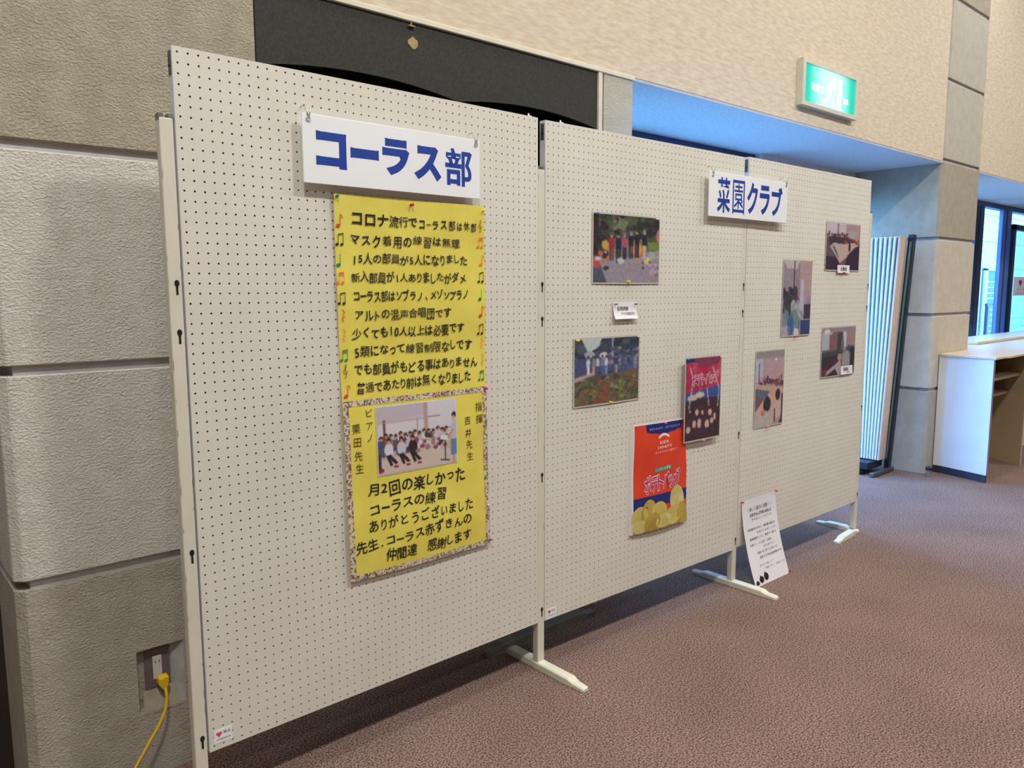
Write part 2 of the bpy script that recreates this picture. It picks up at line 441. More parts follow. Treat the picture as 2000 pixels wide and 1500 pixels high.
# ------------------------------------------------------------------ printed pictures: coloured grids
class Canvas:
    def __init__(s, w_, h_, nx, ny, bg=(200, 200, 200)):
        s.w, s.h, s.nx, s.ny = w_, h_, nx, ny
        s.a = np.zeros((ny, nx, 3))+np.array(bg, float)
        s.X, s.Y = np.meshgrid((np.arange(nx)+0.5)/nx, (np.arange(ny)+0.5)/ny)
    def rect(s, x0, y0, x1, y1, c): s.a[(s.X >= x0) & (s.X < x1) & (s.Y >= y0) & (s.Y < y1)] = c; return s
    def ell(s, cx, cy, rx, ry, c): s.a[((s.X-cx)/rx)**2+((s.Y-cy)/ry)**2 <= 1] = c; return s
    def poly(s, pts, c):
        m = np.zeros(s.X.shape, bool); n = len(pts)
        for i in range(n):
            x0, y0 = pts[i]; x1, y1 = pts[(i+1) % n]
            if y0 == y1: continue
            cond = ((s.Y >= min(y0, y1)) & (s.Y < max(y0, y1)))
            m ^= cond & (s.X < (x1-x0)*(s.Y-y0)/(y1-y0)+x0)
        s.a[m] = c; return s
    def line(s, x0, y0, x1, y1, wd, c):
        dx, dy = x1-x0, y1-y0; L_ = math.hypot(dx, dy) or 1; nx_, ny_ = -dy/L_*wd/2, dx/L_*wd/2
        return s.poly([(x0+nx_, y0+ny_), (x1+nx_, y1+ny_), (x1-nx_, y1-ny_), (x0-nx_, y0-ny_)], c)
    def blobs(s, x0, y0, x1, y1, n, r0, r1, cols):
        for _ in range(n):
            c = cols[rng.integers(len(cols))]
            rr = rng.uniform(r0, r1)
            s.ell(rng.uniform(x0, x1), rng.uniform(y0, y1), rr, rr*s.w/s.h*rng.uniform(0.6, 1.2), c)
        return s
    def person(s, x, top, bot, wd, hair, skin, shirt, legs, sit=False):
        h = bot-top
        s.rect(x-wd*0.38, top+h*0.5, x-wd*0.04, bot, legs); s.rect(x+wd*0.06, top+h*0.5, x+wd*0.4, bot, legs)
        s.ell(x, top+h*0.34, wd*0.55, h*0.2, shirt); s.rect(x-wd*0.5, top+h*0.3, x+wd*0.5, top+h*0.55, shirt)
        s.ell(x, top+h*0.085, wd*0.3, h*0.09, skin); s.ell(x, top+h*0.05, wd*0.32, h*0.065, hair)
        return s
    def object(s, name, parent=None, loc=None, y=0.0, noise=15, warp=None, mtl='picture', x0=0.0, z0=0.0, blur=1):
        a = s.a+rng.normal(0, noise, s.a.shape)
        for _ in range(blur):
            p = np.pad(a, ((1, 1), (1, 1), (0, 0)), 'edge')
            a = 0.5*a+0.125*(p[:-2, 1:-1]+p[2:, 1:-1]+p[1:-1, :-2]+p[1:-1, 2:])
        a = np.clip(a*0.86+np.array([150, 142, 146])*0.14, 4, 255)  # grey blend puts the haze of the laminate into the print colours
        nx, ny = s.nx, s.ny
        mb = MB()
        for j in range(ny):
            for i in range(nx):
                x = i/(nx-1)*s.w+x0; z = s.h-j/(ny-1)*s.h+z0
                mb.v.append((x, y, z))
        for j in range(ny-1):
            for i in range(nx-1):
                q = j*nx+i; mb.f.append((q, q+nx, q+nx+1, q+1))
        me = mb.mesh(name, mtl, False, warp)
        at = me.color_attributes.new('ink', 'FLOAT_COLOR', 'POINT')
        col = np.ones((nx*ny, 4)); col[:, :3] = s2l(a.reshape(-1, 3))
        at.data.foreach_set('color', col.ravel())
        o = bpy.data.objects.new(name, me); C.objects.link(o)
        if parent: o.parent = parent
        if loc is not None: o.location = loc
        return o

# ================================================================== SETTING
YW = 0.2907          # front of the piers and the wallpapered wall
GRV = [0.643, 1.202, 1.761, 2.320, 2.879, 3.438, 3.997, 4.6]
JT = 0.0125
def pier(name, x0, x1, yb, rowmats, hole=None, left_face=True):
    core = MB().box(x0+0.014, x1-0.014, YW+0.016, yb, 0.5 if hole else 0, 4.6).box(x0+0.014, x1-0.014, YW+0.034, yb, 0, 0.5).box(x0-0.020, x1-0.001, yb-0.2, yb-0.001, 0, 4.6).build(name, 'joint'); struct(core)
    z0 = 0
    for i, g in enumerate(GRV):
        z1 = g-JT if g < 4.5 else 4.6
        ch = 0.022
        if hole and i == 0:
            hx0, hx1, hz0, hz1 = hole
            mb = MB()
            xs = [x0, hx0, hx1, x1]; zs = [z0, hz0, hz1, z1]
            for a in range(3):
                for b_ in range(3):
                    if a == 1 and b_ == 1: continue
                    mb.add([(xs[a], YW, zs[b_]), (xs[a+1], YW, zs[b_]), (xs[a+1], YW, zs[b_+1]), (xs[a], YW, zs[b_+1])], [(0, 1, 2, 3)])
            yh = YW+0.03
            ring = [(hx0, hz0), (hx1, hz0), (hx1, hz1), (hx0, hz1)]
            for k in range(4):
                (xa, za), (xb, zb) = ring[k], ring[(k+1) % 4]
                mb.add([(xa, YW, za), (xb, YW, zb), (xb, yh, zb), (xa, yh, za)], [(3, 2, 1, 0)])
            mb.add([(hx0, yh, hz0), (hx1, yh, hz0), (hx1, yh, hz1), (hx0, yh, hz1)], [(0, 1, 2, 3)])
            # chamfer and returns
            mb.add([(x0, YW, z0), (x0-ch, YW+ch, z0), (x0-ch, YW+ch, z1), (x0, YW, z1)], [(0, 3, 2, 1)])
            mb.add([(x0-ch, YW+ch, z0), (x0-ch, yb, z0), (x0-ch, yb, z1), (x0-ch, YW+ch, z1)], [(0, 3, 2, 1)])
            mb.add([(x1, YW, z0), (x1, yb, z0), (x1, yb, z1), (x1, YW, z1)], [(0, 1, 2, 3)])
            mb.add([(x0-ch, YW+ch, z1), (x0, YW, z1), (x1, YW, z1), (x1, yb, z1), (x0-ch, yb, z1)], [(0, 1, 2, 3, 4)])
            mb.build('block', rowmats[i], core)
        else:
            pts = [(x0, YW), (x1-0.006, YW), (x1, YW+0.006), (x1, yb), (x0-ch, yb), (x0-ch, YW+ch)]
            MB().vprism(pts, z0, z1).build('block', rowmats[i], core, bevel=0.003, seg=1)
        z0 = g+JT
    return core
rows = ['stucco_brown', 'stucco_white', 'stucco_white', 'stucco_tan', 'stucco_grey', 'stucco_grey', 'stucco_tan', 'stucco_grey']
# socket recess in the left pier
HX0, HX1, HZ0, HZ1 = -0.093, 0.036, 0.196, 0.384
pier('wall_left', -0.345, 0.335, 0.60, rows, hole=(HX0, HX1, HZ0, HZ1))
pier('wall_right', 5.472, 6.18, 1.02, [q if q != 'stucco_white' else 'stucco_cream' for q in rows])

floor = MB().add([(-4, -9, 0), (14, -9, 0), (14, 1.05, 0), (-4, 1.05, 0)], [(0, 1, 2, 3)]).build('floor', 'carpet'); struct(floor)
struct(MB().box(-4, 14, -9, 1.3, 4.6, 4.75).build('ceiling', 'ceiling'))
struct(MB().box(-4, 14, -9.2, -9, 0, 4.6).build('wall_rear', 'wall_plain'))
struct(MB().box(-4.2, -4, -9.2, 1.3, 0, 4.6).build('wall_far_left', 'wall_plain'))
struct(MB().box(14, 14.2, -9.2, 1.3, 0, 4.6).build('wall_far_right', 'wall_plain'))
# wallpapered wall above the openings; its underside is the soffit
ZE = 2.298
up = MB().box(0.336, 5.449, YW+0.004, 1.02, ZE+0.012, 4.6)
up.box(6.181, 14, YW+0.004, 1.02, ZE+0.012, 4.6)
struct(up.build('wall_back', 'wallpaper'))
so = MB().box(1.99, 5.449, YW+0.006, 1.02, ZE, ZE+0.012); so.box(6.181, 14, YW+0.006, 1.02, ZE, ZE+0.012)
so.box(0.336, 1.99, YW+0.03, 1.02, ZE+0.0, ZE+0.012)
struct(so.build('ceiling_soffit', 'soffit'))
struct(MB().box(0.336, 2.03, YW-0.004, YW+0.03, ZE-0.004, ZE+0.014).build('trim_1', 'trim_cream', bevel=0.002, seg=1))
# wall behind the far left recess
struct(MB().box(-4, -0.367, 0.6, 0.75, 0, 4.6).build('wall_far_back', 'dark_wood'))
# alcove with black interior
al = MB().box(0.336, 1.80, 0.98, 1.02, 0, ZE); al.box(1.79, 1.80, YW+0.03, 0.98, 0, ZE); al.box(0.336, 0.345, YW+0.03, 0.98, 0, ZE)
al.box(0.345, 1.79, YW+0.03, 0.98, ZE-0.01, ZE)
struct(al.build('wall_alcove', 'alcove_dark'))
# narrow stucco pier between the alcove and the glazed bay
np_ = MB().box(1.838, 2.02, YW+0.002, 1.02, 0, ZE-0.004).build('wall_narrow', 'stucco_grey'); struct(np_)
MB().box(1.802, 1.824, YW-0.002, YW+0.05, 0, ZE-0.006).build('jamb', 'trim_cream', np_)
MB().box(1.824, 1.838, YW+0.016, YW+0.05, 0, ZE-0.006).build('jamb_joint', 'joint', np_)

# black valance with two low arches
arch = [(0.338, ZE-0.006)]
pts = []
def arc(cx, zt=2.098, R_=2.05, hw=0.352, n=18):
    return [(cx+hw*(-1+2*k/n), zt-R_+math.sqrt(R_*R_-(hw*(-1+2*k/n))**2)) for k in range(n+1)]
A1, A2_ = arc(0.716), arc(1.438)
val = MB()
def strip(top, low):
    return low
outline_low = [(0.338, 0.9), (A1[0][0], 0.9)]+A1+[(A1[-1][0], 0.9), (A2_[0][0], 0.9)]+A2_+[(A2_[-1][0], 0.9), (1.80, 0.9)]
n = len(outline_low)
for i in range(n-1):
    (xa, za), (xb, zb) = outline_low[i], outline_low[i+1]
    if xb-xa < 1e-6: # leg side face
        val.add([(xa, YW+0.006, za), (xb, YW+0.006, zb), (xb, YW+0.02, zb), (xa, YW+0.02, za)], [(0, 1, 2, 3)]); continue
    T = ZE-0.006
    val.add([(xa, YW+0.006, za), (xb, YW+0.006, zb), (xb, YW+0.006, T), (xa, YW+0.006, T),
             (xa, YW+0.02, za), (xb, YW+0.02, zb), (xb, YW+0.02, T), (xa, YW+0.02, T)], [(0, 1, 2, 3), (7, 6, 5, 4), (0, 4, 5, 1)])
vo = thing('arched_screen', 'black felt fascia board with two low arches above the pegboards', 'panel', (0.338, YW, 0))
vb = val.build('arched_board', 'felt_black', vo); vb.location = (-0.338, -YW, 0)
random.seed(3)
tp = [(0.872+0.019*(0.9+0.35*random.random())*math.cos(a)+0.018, 2.229+0.017*(0.8+0.5*random.random())*math.sin(a)) for a in [2*PI*k/11 for k in range(11)]]
tpo = MB().prism(tp, YW+0.004, YW+0.0055).build('tape_scrap', 'tape_tan', vo); tpo.location = (-0.338, -YW, 0); tpo['label'] = 'torn scrap of tan tape'
hk = MB().box(0.868, 0.892, YW-0.006, YW+0.006, 2.278, 2.281); hk.box(0.878, 0.881, YW-0.003, YW+0.006, 2.281, 2.292)
hko = hk.build('hook', 'tape_tan', vo); hko.location = (-0.338, -YW, 0)

# glazing of the bays
def window(name, x0, x1, mull, z1=ZE-0.002, y=1.0, w_=0.05):
    wo = MB().box(x0, x1, y-0.02, y+0.06, z1-0.05, z1).box(x0, x1, y-0.02, y+0.06, 0, 0.06)
    root = wo.build(name, 'frame_navy'); struct(root)
    for mx in mull:
        MB().box(mx-w_/2, mx+w_/2, y-0.02, y+0.06, 0.06, z1-0.05).build('mullion', 'frame_navy', root, bevel=0.003, seg=1)
    ms = sorted(mull)
    for a, b_ in zip(ms[:-1], ms[1:]):
        MB().box(a+w_/2, b_-w_/2, y+0.016, y+0.022, 0.06, z1-0.05).build('pane', 'glass', root)
    return root
window('window_1', 2.02, 5.45, [2.045, 2.88, 3.72, 4.56, 5.42])
struct(MB().box(2.02, 3.9, 0.93, 0.98, 0, 1.55).build('wall_light_block', 'wall_plain'))  # added unseen half wall, tall enough to keep daylight off the floor
struct(MB().box(4.1, 5.45, 0.93, 0.98, 2.05, ZE).build('wall_spandrel', 'soffit'))
window('window_2', 6.18, 14.0, [6.21, 7.2, 8.39, 9.2, 11.2, 12.6, 13.97], w_=0.03)
# heavier door post (pale blue pillar) and the door leaf beside it
struct(MB().box(8.28, 8.50, 0.985, 1.015, 0, ZE-0.004).build('trim_3', 'frame_black', bevel=0.004, seg=1))
struct(MB().box(9.07, 9.36, 0.985, 1.015, 0, ZE-0.004).build('trim_2', 'frame_blue', bevel=0.004, seg=1))
dr = MB().box(9.38, 9.46, 0.96, 1.02, 0.0, 2.11).box(9.38, 10.5, 0.96, 1.02, 2.05, 2.11).box(10.42, 10.5, 0.96, 1.02, 0, 2.05).box(9.46, 10.42, 0.96, 1.02, 0, 0.1).build('door_1', 'frame_black'); struct(dr)
MB().box(9.46, 10.42, 0.985, 0.992, 0.1, 2.05).build('pane', 'glass', dr)

# outside: ground, facing wall, courtyard
struct(MB().box(-2, 40, 1.07, 9, -0.2, -0.04).build('ground_outside', 'outside_ground'))
ow = MB().box(6, 40, 4.6, 4.8, -0.04, 6.0).build('wall_outside', 'joint'); struct(ow)
for k in range(10):
    x = 14+2.2*k
    for j in range(6):
        MB().box(x+0.015, x+2.185, 4.58, 4.61, 0.0+j*0.62+0.012, 0.62+j*0.62-0.012).build('cladding_panel', 'outside_wall', ow)

# ================================================================== DISPLAY BOARDS
BO = [(Vector((0, 0)), 0.009797739, 0.18115), (Vector((1.236028, 0.0121107)), -0.0146191, 0.178876), (Vector((2.471983, -0.0059592)), -0.0030082, 0.184882)]
def bw(i, t, z, y=0.0):
    o, a, _ = BO[i]
    return Vector((o.x+t*math.cos(a)-y*math.sin(a), o.y+t*math.sin(a)+y*math.cos(a), z))

def peg_sheet():
    W_, H_, P_, R_ = 1.2, 1.8, 0.025, 0.0028
    nx, nz = 48, 72
    mb = MB()
    for j in range(nz+1):
        for i in range(nx+1): mb.v.append((i*P_, 0, j*P_))
    ca = [(math.cos(PI/8+k*PI/4)*R_, math.sin(PI/8+k*PI/4)*R_) for k in range(8)]
    for j in range(nz):
        for i in range(nx):
            c0, c1, c2, c3 = j*(nx+1)+i, j*(nx+1)+i+1, (j+1)*(nx+1)+i+1, (j+1)*(nx+1)+i
            cx, cz = (i+0.5)*P_, (j+0.5)*P_
            n0 = len(mb.v)
            mb.v += [(cx+a, 0, cz+b_) for a, b_ in ca]+[(cx+a, 0.004, cz+b_) for a, b_ in ca]
            o = [n0+k for k in range(8)]   # 0: 22.5deg (right-up) 1: 67.5 2:112 3:157 4:202 5:247 6:292 7:337
            mb.f += [(c1, o[7], o[0]), (c1, c2, o[0]), (c2, o[1], o[0]), (c2, c3, o[2], o[1]), (c3, o[3], o[2]), (c3, c0, o[4], o[3]), (c0, o[5], o[4]), (c0, c1, o[6], o[5]), (c1, o[7], o[6])]
            mb.f += [(o[k], o[(k+1) % 8], o[(k+1) % 8]+8, o[k]+8) for k in range(8)]
    return mb.mesh('perforated_sheet', 'board')
sheet = peg_sheet()
blab = ['tall cream pegboard nearest the camera carrying the yellow chorus poster',
        'middle cream pegboard carrying the orange bag and two landscape group photos',
        'farthest cream pegboard carrying four indoor meeting photos']
boards = []
for i in range(3):
    o, a, z0 = BO[i]
    b_ = thing('display_board', blab[i], 'display board', (o.x, o.y, z0), a, 'pegboard panels in a row')
    s_ = bpy.data.objects.new('perforated_sheet', sheet); C.objects.link(s_); s_.parent = b_
    fr = MB().box(-0.0008, 0.006, 0.0005, 0.028, 0, 1.8).box(1.194, 1.2008, 0.0005, 0.028, 0, 1.8).box(0.006, 1.194, 0.0005, 0.028, 1.794, 1.8).box(0.006, 1.194, 0.0005, 0.028, 0, 0.006)
    fr.build('edge_frame', 'board_edge', b_)
    MB().box(0.0065, 1.1935, 0.0235, 0.0275, 0.0065, 1.7935).build('back_sheet', 'board', b_)
    MB().box(0.0065, 1.1935, 0.010, 0.012, 0.0065, 1.7935).build('core', 'board_hollow_shade', b_, label='dark sheet painting the shade of the hollow behind the holes')  # flat dark sheet stands in for the shade inside the hollow board
    br = MB().box(-0.003, -0.0008, 0.006, 0.022, 1.735, 1.79).build('corner_bracket', 'steel_dark', b_, bevel=0.0006, seg=1)
    MB().lathe([(0.003, 0), (0.003, 0.001), (0.0015, 0.0014)], (0, 0, 0), seg=10).build('screw', 'hole_black', br, loc=(-0.0031, 0.014, 1.755), rotz=PI/2*3)
    MB().box(1.2008, 1.203, 0.006, 0.022, 1.735, 1.79).build('corner_bracket', 'steel_dark', b_, bevel=0.0006, seg=1)
    boards.append(b_)
# asset stickers on the boards
for i, (t0, t1, z0, z1) in ((0, (0.012, 0.061, 0.199, 0.236)), (1, (0.008, 0.060, 0.183, 0.220))):
    st = MB().box(t0, t1, -0.0006, 0, z0, z1).build('asset_sticker', 'sign_white', boards[i]); st.location = (0, 0, -BO[i][2]); st['label'] = 'small white asset sticker with a red heart mark'
    w_ = t1-t0
    mb = MB(); cx, cz = t0+w_*0.28, z0+0.024
    mb.ell(cx-0.0035, cz+0.002, 0.0045, 0.0042, -0.0009); mb.ell(cx+0.0035, cz+0.002, 0.0045, 0.0042, -0.00095)
    mb.poly([(cx-0.0078, cz+0.0015), (cx, cz-0.0085), (cx+0.0078, cz+0.0015)], -0.0010)
    mb.build('heart_mark', 'logo_red', st)
    mb = MB(); text_line(mb, '備品', (t0+w_*0.5, z0+0.026), (t0+w_*0.92, z0+0.026), 0.009, -0.0009)
    text_line(mb, '共同募金配分品', (t0+w_*0.12, z0+0.009), (t0+w_*0.92, z0+0.009), 0.005, -0.0009)
    mb.build('lettering', 'grey_ink', st)

# posts with foot bars
def foot_bar(mb, L0, L1, wd=0.042):
    """flat pressed bar along y from L0 (front, negative) to L1 (back)"""
    secs = []
    for (yy, ww, zt) in ((L0, wd*0.5, 0.012), (L0+0.008, wd*0.8, 0.016), (L0+0.05, wd*0.85, 0.018), (L0+0.075, wd, 0.027), (L1-0.075, wd, 0.027), (L1-0.05, wd*0.85, 0.018), (L1-0.008, wd*0.8, 0.016), (L1, wd*0.5, 0.012)):
        secs.append([(-ww/2, yy, 0.001), (ww/2, yy, 0.001), (ww/2, yy, zt-0.004), (ww/2-0.005, yy, zt), (-ww/2+0.005, yy, zt), (-ww/2, yy, zt-0.004)])
    n0 = len(mb.v)
    for q in secs: mb.v += q
    for i in range(len(secs)-1):
        for k in range(6):
            a, b_ = n0+i*6+k, n0+i*6+(k+1) % 6
            mb.f.append((a, b_, b_+6, a+6))
    mb.f.append(tuple(range(n0+5, n0-1, -1))); mb.f.append(tuple(range(len(mb.v)-6, len(mb.v))))
    return mb
def keyhole(mb, cx, cz, y):
    pts = [(cx-0.0028, cz-0.019), (cx+0.0028, cz-0.019), (cx+0.0028, cz-0.002)]
    pts += [(cx+0.0062*math.sin(a), cz+0.009+0.0085*math.cos(a)*1.0) for a in [PI*0.82-k*PI*1.64/10 for k in range(11)]]
    pts += [(cx-0.0028, cz-0.002)]
    return mb.poly(pts, y)
PX = [(-0.0215, 0.0, 0.0098), (1.218, 0.0118, -0.003), (2.454, -0.0062, -0.009), (3.690, -0.0096, -0.003)]
plab = ['cream steel stand post at the near end, left of the chorus board', 'cream steel stand with foot bar between the first and second pegboards',
        'cream steel stand with foot bar beside the leaning notice', 'cream steel end stand with bent two-way foot at the far end']
for k, (x, y, a) in enumerate(PX):
    st = thing('board_stand', plab[k], 'stand', (x, y, 0), a, 'stands holding up the pegboards')
    MB().box(-0.0165, 0.0165, 0.001, 0.029, 0.02, 1.812).build('post', 'post', st, bevel=0.003)
    cp = MB().box(-0.0165, -0.006, 0.002, 0.028, 1.805, 1.822).box(0.006, 0.0165, 0.002, 0.028, 1.805, 1.822).build('post_cap', 'wear', st)
    for z in (1.41, 1.289, 0.726, 0.218): keyhole(MB(), 0.004, z, 0.0004).build('keyhole', 'hole_black', st)
    ch = MB(); random.seed(20+k)
    for _ in range(26):
        cx, cz, rx, rz = random.choice((-0.0155, 0.0158))+random.uniform(-0.001, 0.0008), random.uniform(0.2, 1.8), random.uniform(0.0003, 0.0009), random.uniform(0.004, 0.016)
        ch.ell(cx*0.93, cz, rx, rz, 0.0006, seg=7)
    ch.build('paint_wear', 'wear', st)['kind'] = 'stuff'
    if k < 3:
        foot_bar(MB(), -0.23, 0.235).build('foot_bar', 'foot', st, bevel=0)
    else:
        foot_bar(MB(), -0.02, 0.235).build('foot_bar', 'foot', st)
        fb = foot_bar(MB(), -0.29, 0.02).build('foot_bar', 'foot', st); fb.rotation_euler = (0, 0, -PI/2+0.10)
# loose bar lying on the floor behind the boards
lb = MB(); foot_bar(lb, -0.30, 0.30, 0.045)
lbo = lb.build('metal_bar', 'grey_metal'); lbo.location = (1.415, 0.215, 0); lbo.scale = (1, 1, 1.5); lbo.rotation_euler = (0, 0, PI/2)
tag(lbo, 'loose grey metal bar lying on the carpet behind the first two pegboards', 'bar')

# small white clips on the board tops
for i, t in ((0, 1.17), (1, 0.084)):
    p = bw(i, t, BO[i][2]+1.8, 0.014)
    o = MB().box(-0.004, 0.004, -0.012, 0.012, 0, 0.003).box(-0.002, 0.002, -0.002, 0.002, 0.003, 0.012).build('clip', 'sign_white', None, p, BO[i][1])
    tag(o, ['tiny white clip on the top edge of the nearest pegboard', 'tiny white clip on the top edge of the middle pegboard'][i], 'clip', 'clips on the board tops')

# ================================================================== TITLE SIGNS
def sign(i, t0, t1, z0, z1, label, glyphs, standoff=0.022):
    p = bw(i, t0, z0)
    s = thing('title_sign', label, 'sign', p, BO[i][1], 'blue lettered title plates')
    MB().box(0, t1-t0, -standoff-0.006, -standoff, 0, z1-z0).build('plate', 'sign_white', s, bevel=0.0012)
    mb = MB()
    for ch, a, b_, c, d_, off in glyphs:
        glyph_box(mb, ch, a-t0, b_-t0, c-z0, d_-z0, -standoff-0.0064, off)
    mb.build('lettering', 'blue_ink', s)
    return s
def shift(gl, dt, dz): return [(c_, a+dt, b_+dt, z0+dz, z1+dz, o) for c_, a, b_, z0, z1, o in gl]
sign(0, 0.316, 0.921, 1.687, 1.868, 'white title plate reading コーラス部 in blue, hooked above the yellow poster',
     shift([('コ', .371, .464, 1.735, 1.831, .055), ('ー', .476, .567, 1.770, 1.799, .0), ('ラ', .579, .672, 1.735, 1.838, .055), ('ス', .688, .787, 1.73, 1.831, .055), ('部', .802, .906, 1.724, 1.837, .024)], -.018, -.004))
sign(1, 0.907, 1.518, 1.706, 1.891, 'white title plate reading 菜園クラブ in blue, spanning middle and far pegboards',
     shift([('菜', 1.002, 1.096, 1.729, 1.877, .020), ('園', 1.114, 1.204, 1.73, 1.874, .004), ('ク', 1.224, 1.308, 1.735, 1.874, .035), ('ラ', 1.323, 1.405, 1.738, 1.869, .035), ('ブ', 1.42, 1.512, 1.738, 1.87, .035)], -.040, -.005))
def peg_hook(i, t, z, label):
    p = bw(i, t, z)
    ring = [(0.0055*math.cos(a), -0.0305, 0.0055*math.sin(a)) for a in [2*PI*k/14+PI/2 for k in range(15)]]
    h = MB().tube(ring, 0.0014, 6, False)
    h.tube([(0.001, -0.0305, 0.0055), (0.004, -0.032, 0.016), (0.007, -0.0315, 0.031)], 0.0014, 6)
    h.tube([(0.0, -0.0305, 0.0055), (-0.003, -0.028, 0.019), (-0.006, -0.022, 0.032), (-0.006, -0.010, 0.036), (-0.006, 0.003, 0.033)], 0.0014, 6)
    o = h.build('peg_hook', 'steel', None, p, BO[i][1], smooth=True)
    tag(o, label, 'hook', 'wire hooks holding the title plates')
peg_hook(0, 0.333, 1.853, 'bent wire hook at the left corner of the chorus title plate')
peg_hook(0, 0.904, 1.853, 'bent wire hook at the right corner of the chorus title plate')
peg_hook(1, 0.928, 1.875, 'bent wire hook at the left corner of the garden club plate')
peg_hook(1, 1.500, 1.877, 'bent wire hook at the right corner of the garden club plate')

# ================================================================== YELLOW POSTER
def pushpin(i, t, z, m, label, y=-0.002, r_=0.005):
    p = bw(i, t, z, y)
    o = MB().lathe([(r_*0.9, 0), (r_*0.9, 0.0015), (r_*0.55, 0.003), (r_*0.5, 0.008), (r_*0.95, 0.0095), (r_*0.9, 0.0115), (r_*0.5, 0.012)], seg=10).build('pushpin', m, None, p, BO[i][1], smooth=True)
    tag(o, label, 'pushpin', 'pushpins on the pegboards')

PT, PZ = 0.412, 0.540
def pw(x, y, z):     # soft waves of the hanging paper (local, x from left, z from bottom)
    e = 0.0035*math.sin(6.2*z+2.5*x)+0.0025*math.sin(9*x-3*z)+0.002*math.sin(17*z)
    return (x+0.016*max(0, (1.09-z))*1.0, y-0.0085-e*0.8, z)
ps = thing('poster', 'large hand-lettered yellow poster about the chorus with notes and group picture', 'poster', bw(0, PT, PZ), BO[0][1])
def grid_sheet(w_, h_, nx, nz, y, z0=0.0, x0=0.0, th=0.0006):
    mb = MB()
    for s_, yy in ((0, y), (1, y+th)):
        n0 = len(mb.v)
        for j in range(nz+1):
            for k in range(nx+1): mb.v.append((x0+w_*k/nx, yy, z0+h_*j/nz))
        for j in range(nz):
            for k in range(nx):
                a = n0+j*(nx+1)+k; q = (a, a+1, a+nx+2, a+nx+1)
                mb.f.append(q if s_ == 0 else q[::-1])
    return mb
PWD, PH = 0.536, 1.128
grid_sheet(PWD, PH-0.53, 14, 16, 0, 0.53).build('upper_sheet', 'poster_yellow', ps, smooth=True, warp=pw)
grid_sheet(PWD, 0.54, 14, 16, -0.001, 0.0).build('lower_sheet', 'poster_yellow', ps, smooth=True, warp=pw)
tb = MB()
for j in range(24):
    h0, h1 = 0.54*j/24, 0.54*(j+1)/24
    for xa, xb in ((0.0, 0.018), (PWD-0.018, PWD)):
        tb.add([(xa, -0.0017, h0), (xb, -0.0017, h0), (xb, -0.0017, h1), (xa, -0.0017, h1)], [(0, 1, 2, 3)])
    xa, xb = PWD*j/24, PWD*(j+1)/24
    for za in (0.0, 0.525):
        tb.add([(xa, -0.0018, za), (xb, -0.0018, za), (xb, -0.0018, za+0.017), (xa, -0.0018, za+0.017)], [(0, 1, 2, 3)])
tb.build('border_tape', 'washi', ps, warp=pw, label='flower-patterned paper tape')
lt = MB(); YT = -0.0028
def PL(s, a, b_, h, offs=0.012, jit=0.27, sizes=None, mb=None):
    text_line(mb or lt, s, (a[0]-PT-0.016*max(0, 1.09-(a[1]-PZ)), a[1]-PZ), (b_[0]-PT-0.016*max(0, 1.09-(b_[1]-PZ)), b_[1]-PZ), h, YT, offs, jit, sizes)
random.seed(11)
PL('コロナ流行でコーラス部は休部', (.462, 1.602), (.918, 1.598), .032, .022, .16, [1.3, 1.3, 1.25, 1, 1, 1, .95, .7, .95, .95, .95, .8, .85, .85])
PL('マスク着用の練習は無理', (.458, 1.543), (.850, 1.547), .031, .02)
PL('15人の部員が5人になりました', (.464, 1.487), (.878, 1.495), .030, .016)
PL('新入部員が1人ありましたがダメ', (.460, 1.438), (.872, 1.438), .030, .016)
PL('コーラス部はソプラノ、メゾソプラノ', (.464, 1.381), (.880, 1.385), .029, .018)
PL('アルトの混声合唱団です', (.468, 1.327), (.813, 1.332), .030, .014)
PL('少くても10人以上は必要です', (.459, 1.276), (.865, 1.279), .031, .02)
PL('5類になって練習制限なしです', (.464, 1.221), (.898, 1.227), .031, .015)
PL('でも部員がもどる事はありません', (.462, 1.169), (.920, 1.170), .032, .015)
PL('普通であたり前は無くなりました', (.468, 1.118), (.892, 1.122), .032, .014)
PL('月2回の楽しかった', (.490, .806), (.863, .807), .042, .016)
PL('コーラスの練習', (.494, .746), (.783, .750), .040, .014)
PL('ありがとうございました', (.490, .694), (.895, .699), .035, .010)
PL('先生.コーラス赤ずきんの', (.447, .638), (.886, .650), .037, .012)
PL('仲間達　感謝します', (.548, .592), (.885, .591), .040, .012)
lt.build('lettering', 'black_ink', ps, warp=pw)
def vert_text(mb, s, a, b_, h, offs=0.0):
    for k, ch in enumerate(s):
        q = k/(len(s)-1) if len(s) > 1 else 0
        x = a[0]+(b_[0]-a[0])*q-PT-0.016*max(0, 1.09-(a[1]-PZ)); z = a[1]+(b_[1]-a[1])*q-PZ
        text_line(mb, ch, (x-h/2, z), (x+h/2, z), h, YT, offs, 0.12)
vt = MB()
vert_text(vt, 'ピアノ', (.506, 1.041), (.504, .966), .026)
vert_text(vt, '栗田先生', (.461, .998), (.467, .879), .029)
vert_text(vt, '指揮', (.921, 1.018), (.923, .975), .030)
vert_text(vt, '吉井先生', (.873, .976), (.882, .855), .028)
vt.build('small_lettering', 'brown_ink', ps, warp=pw)
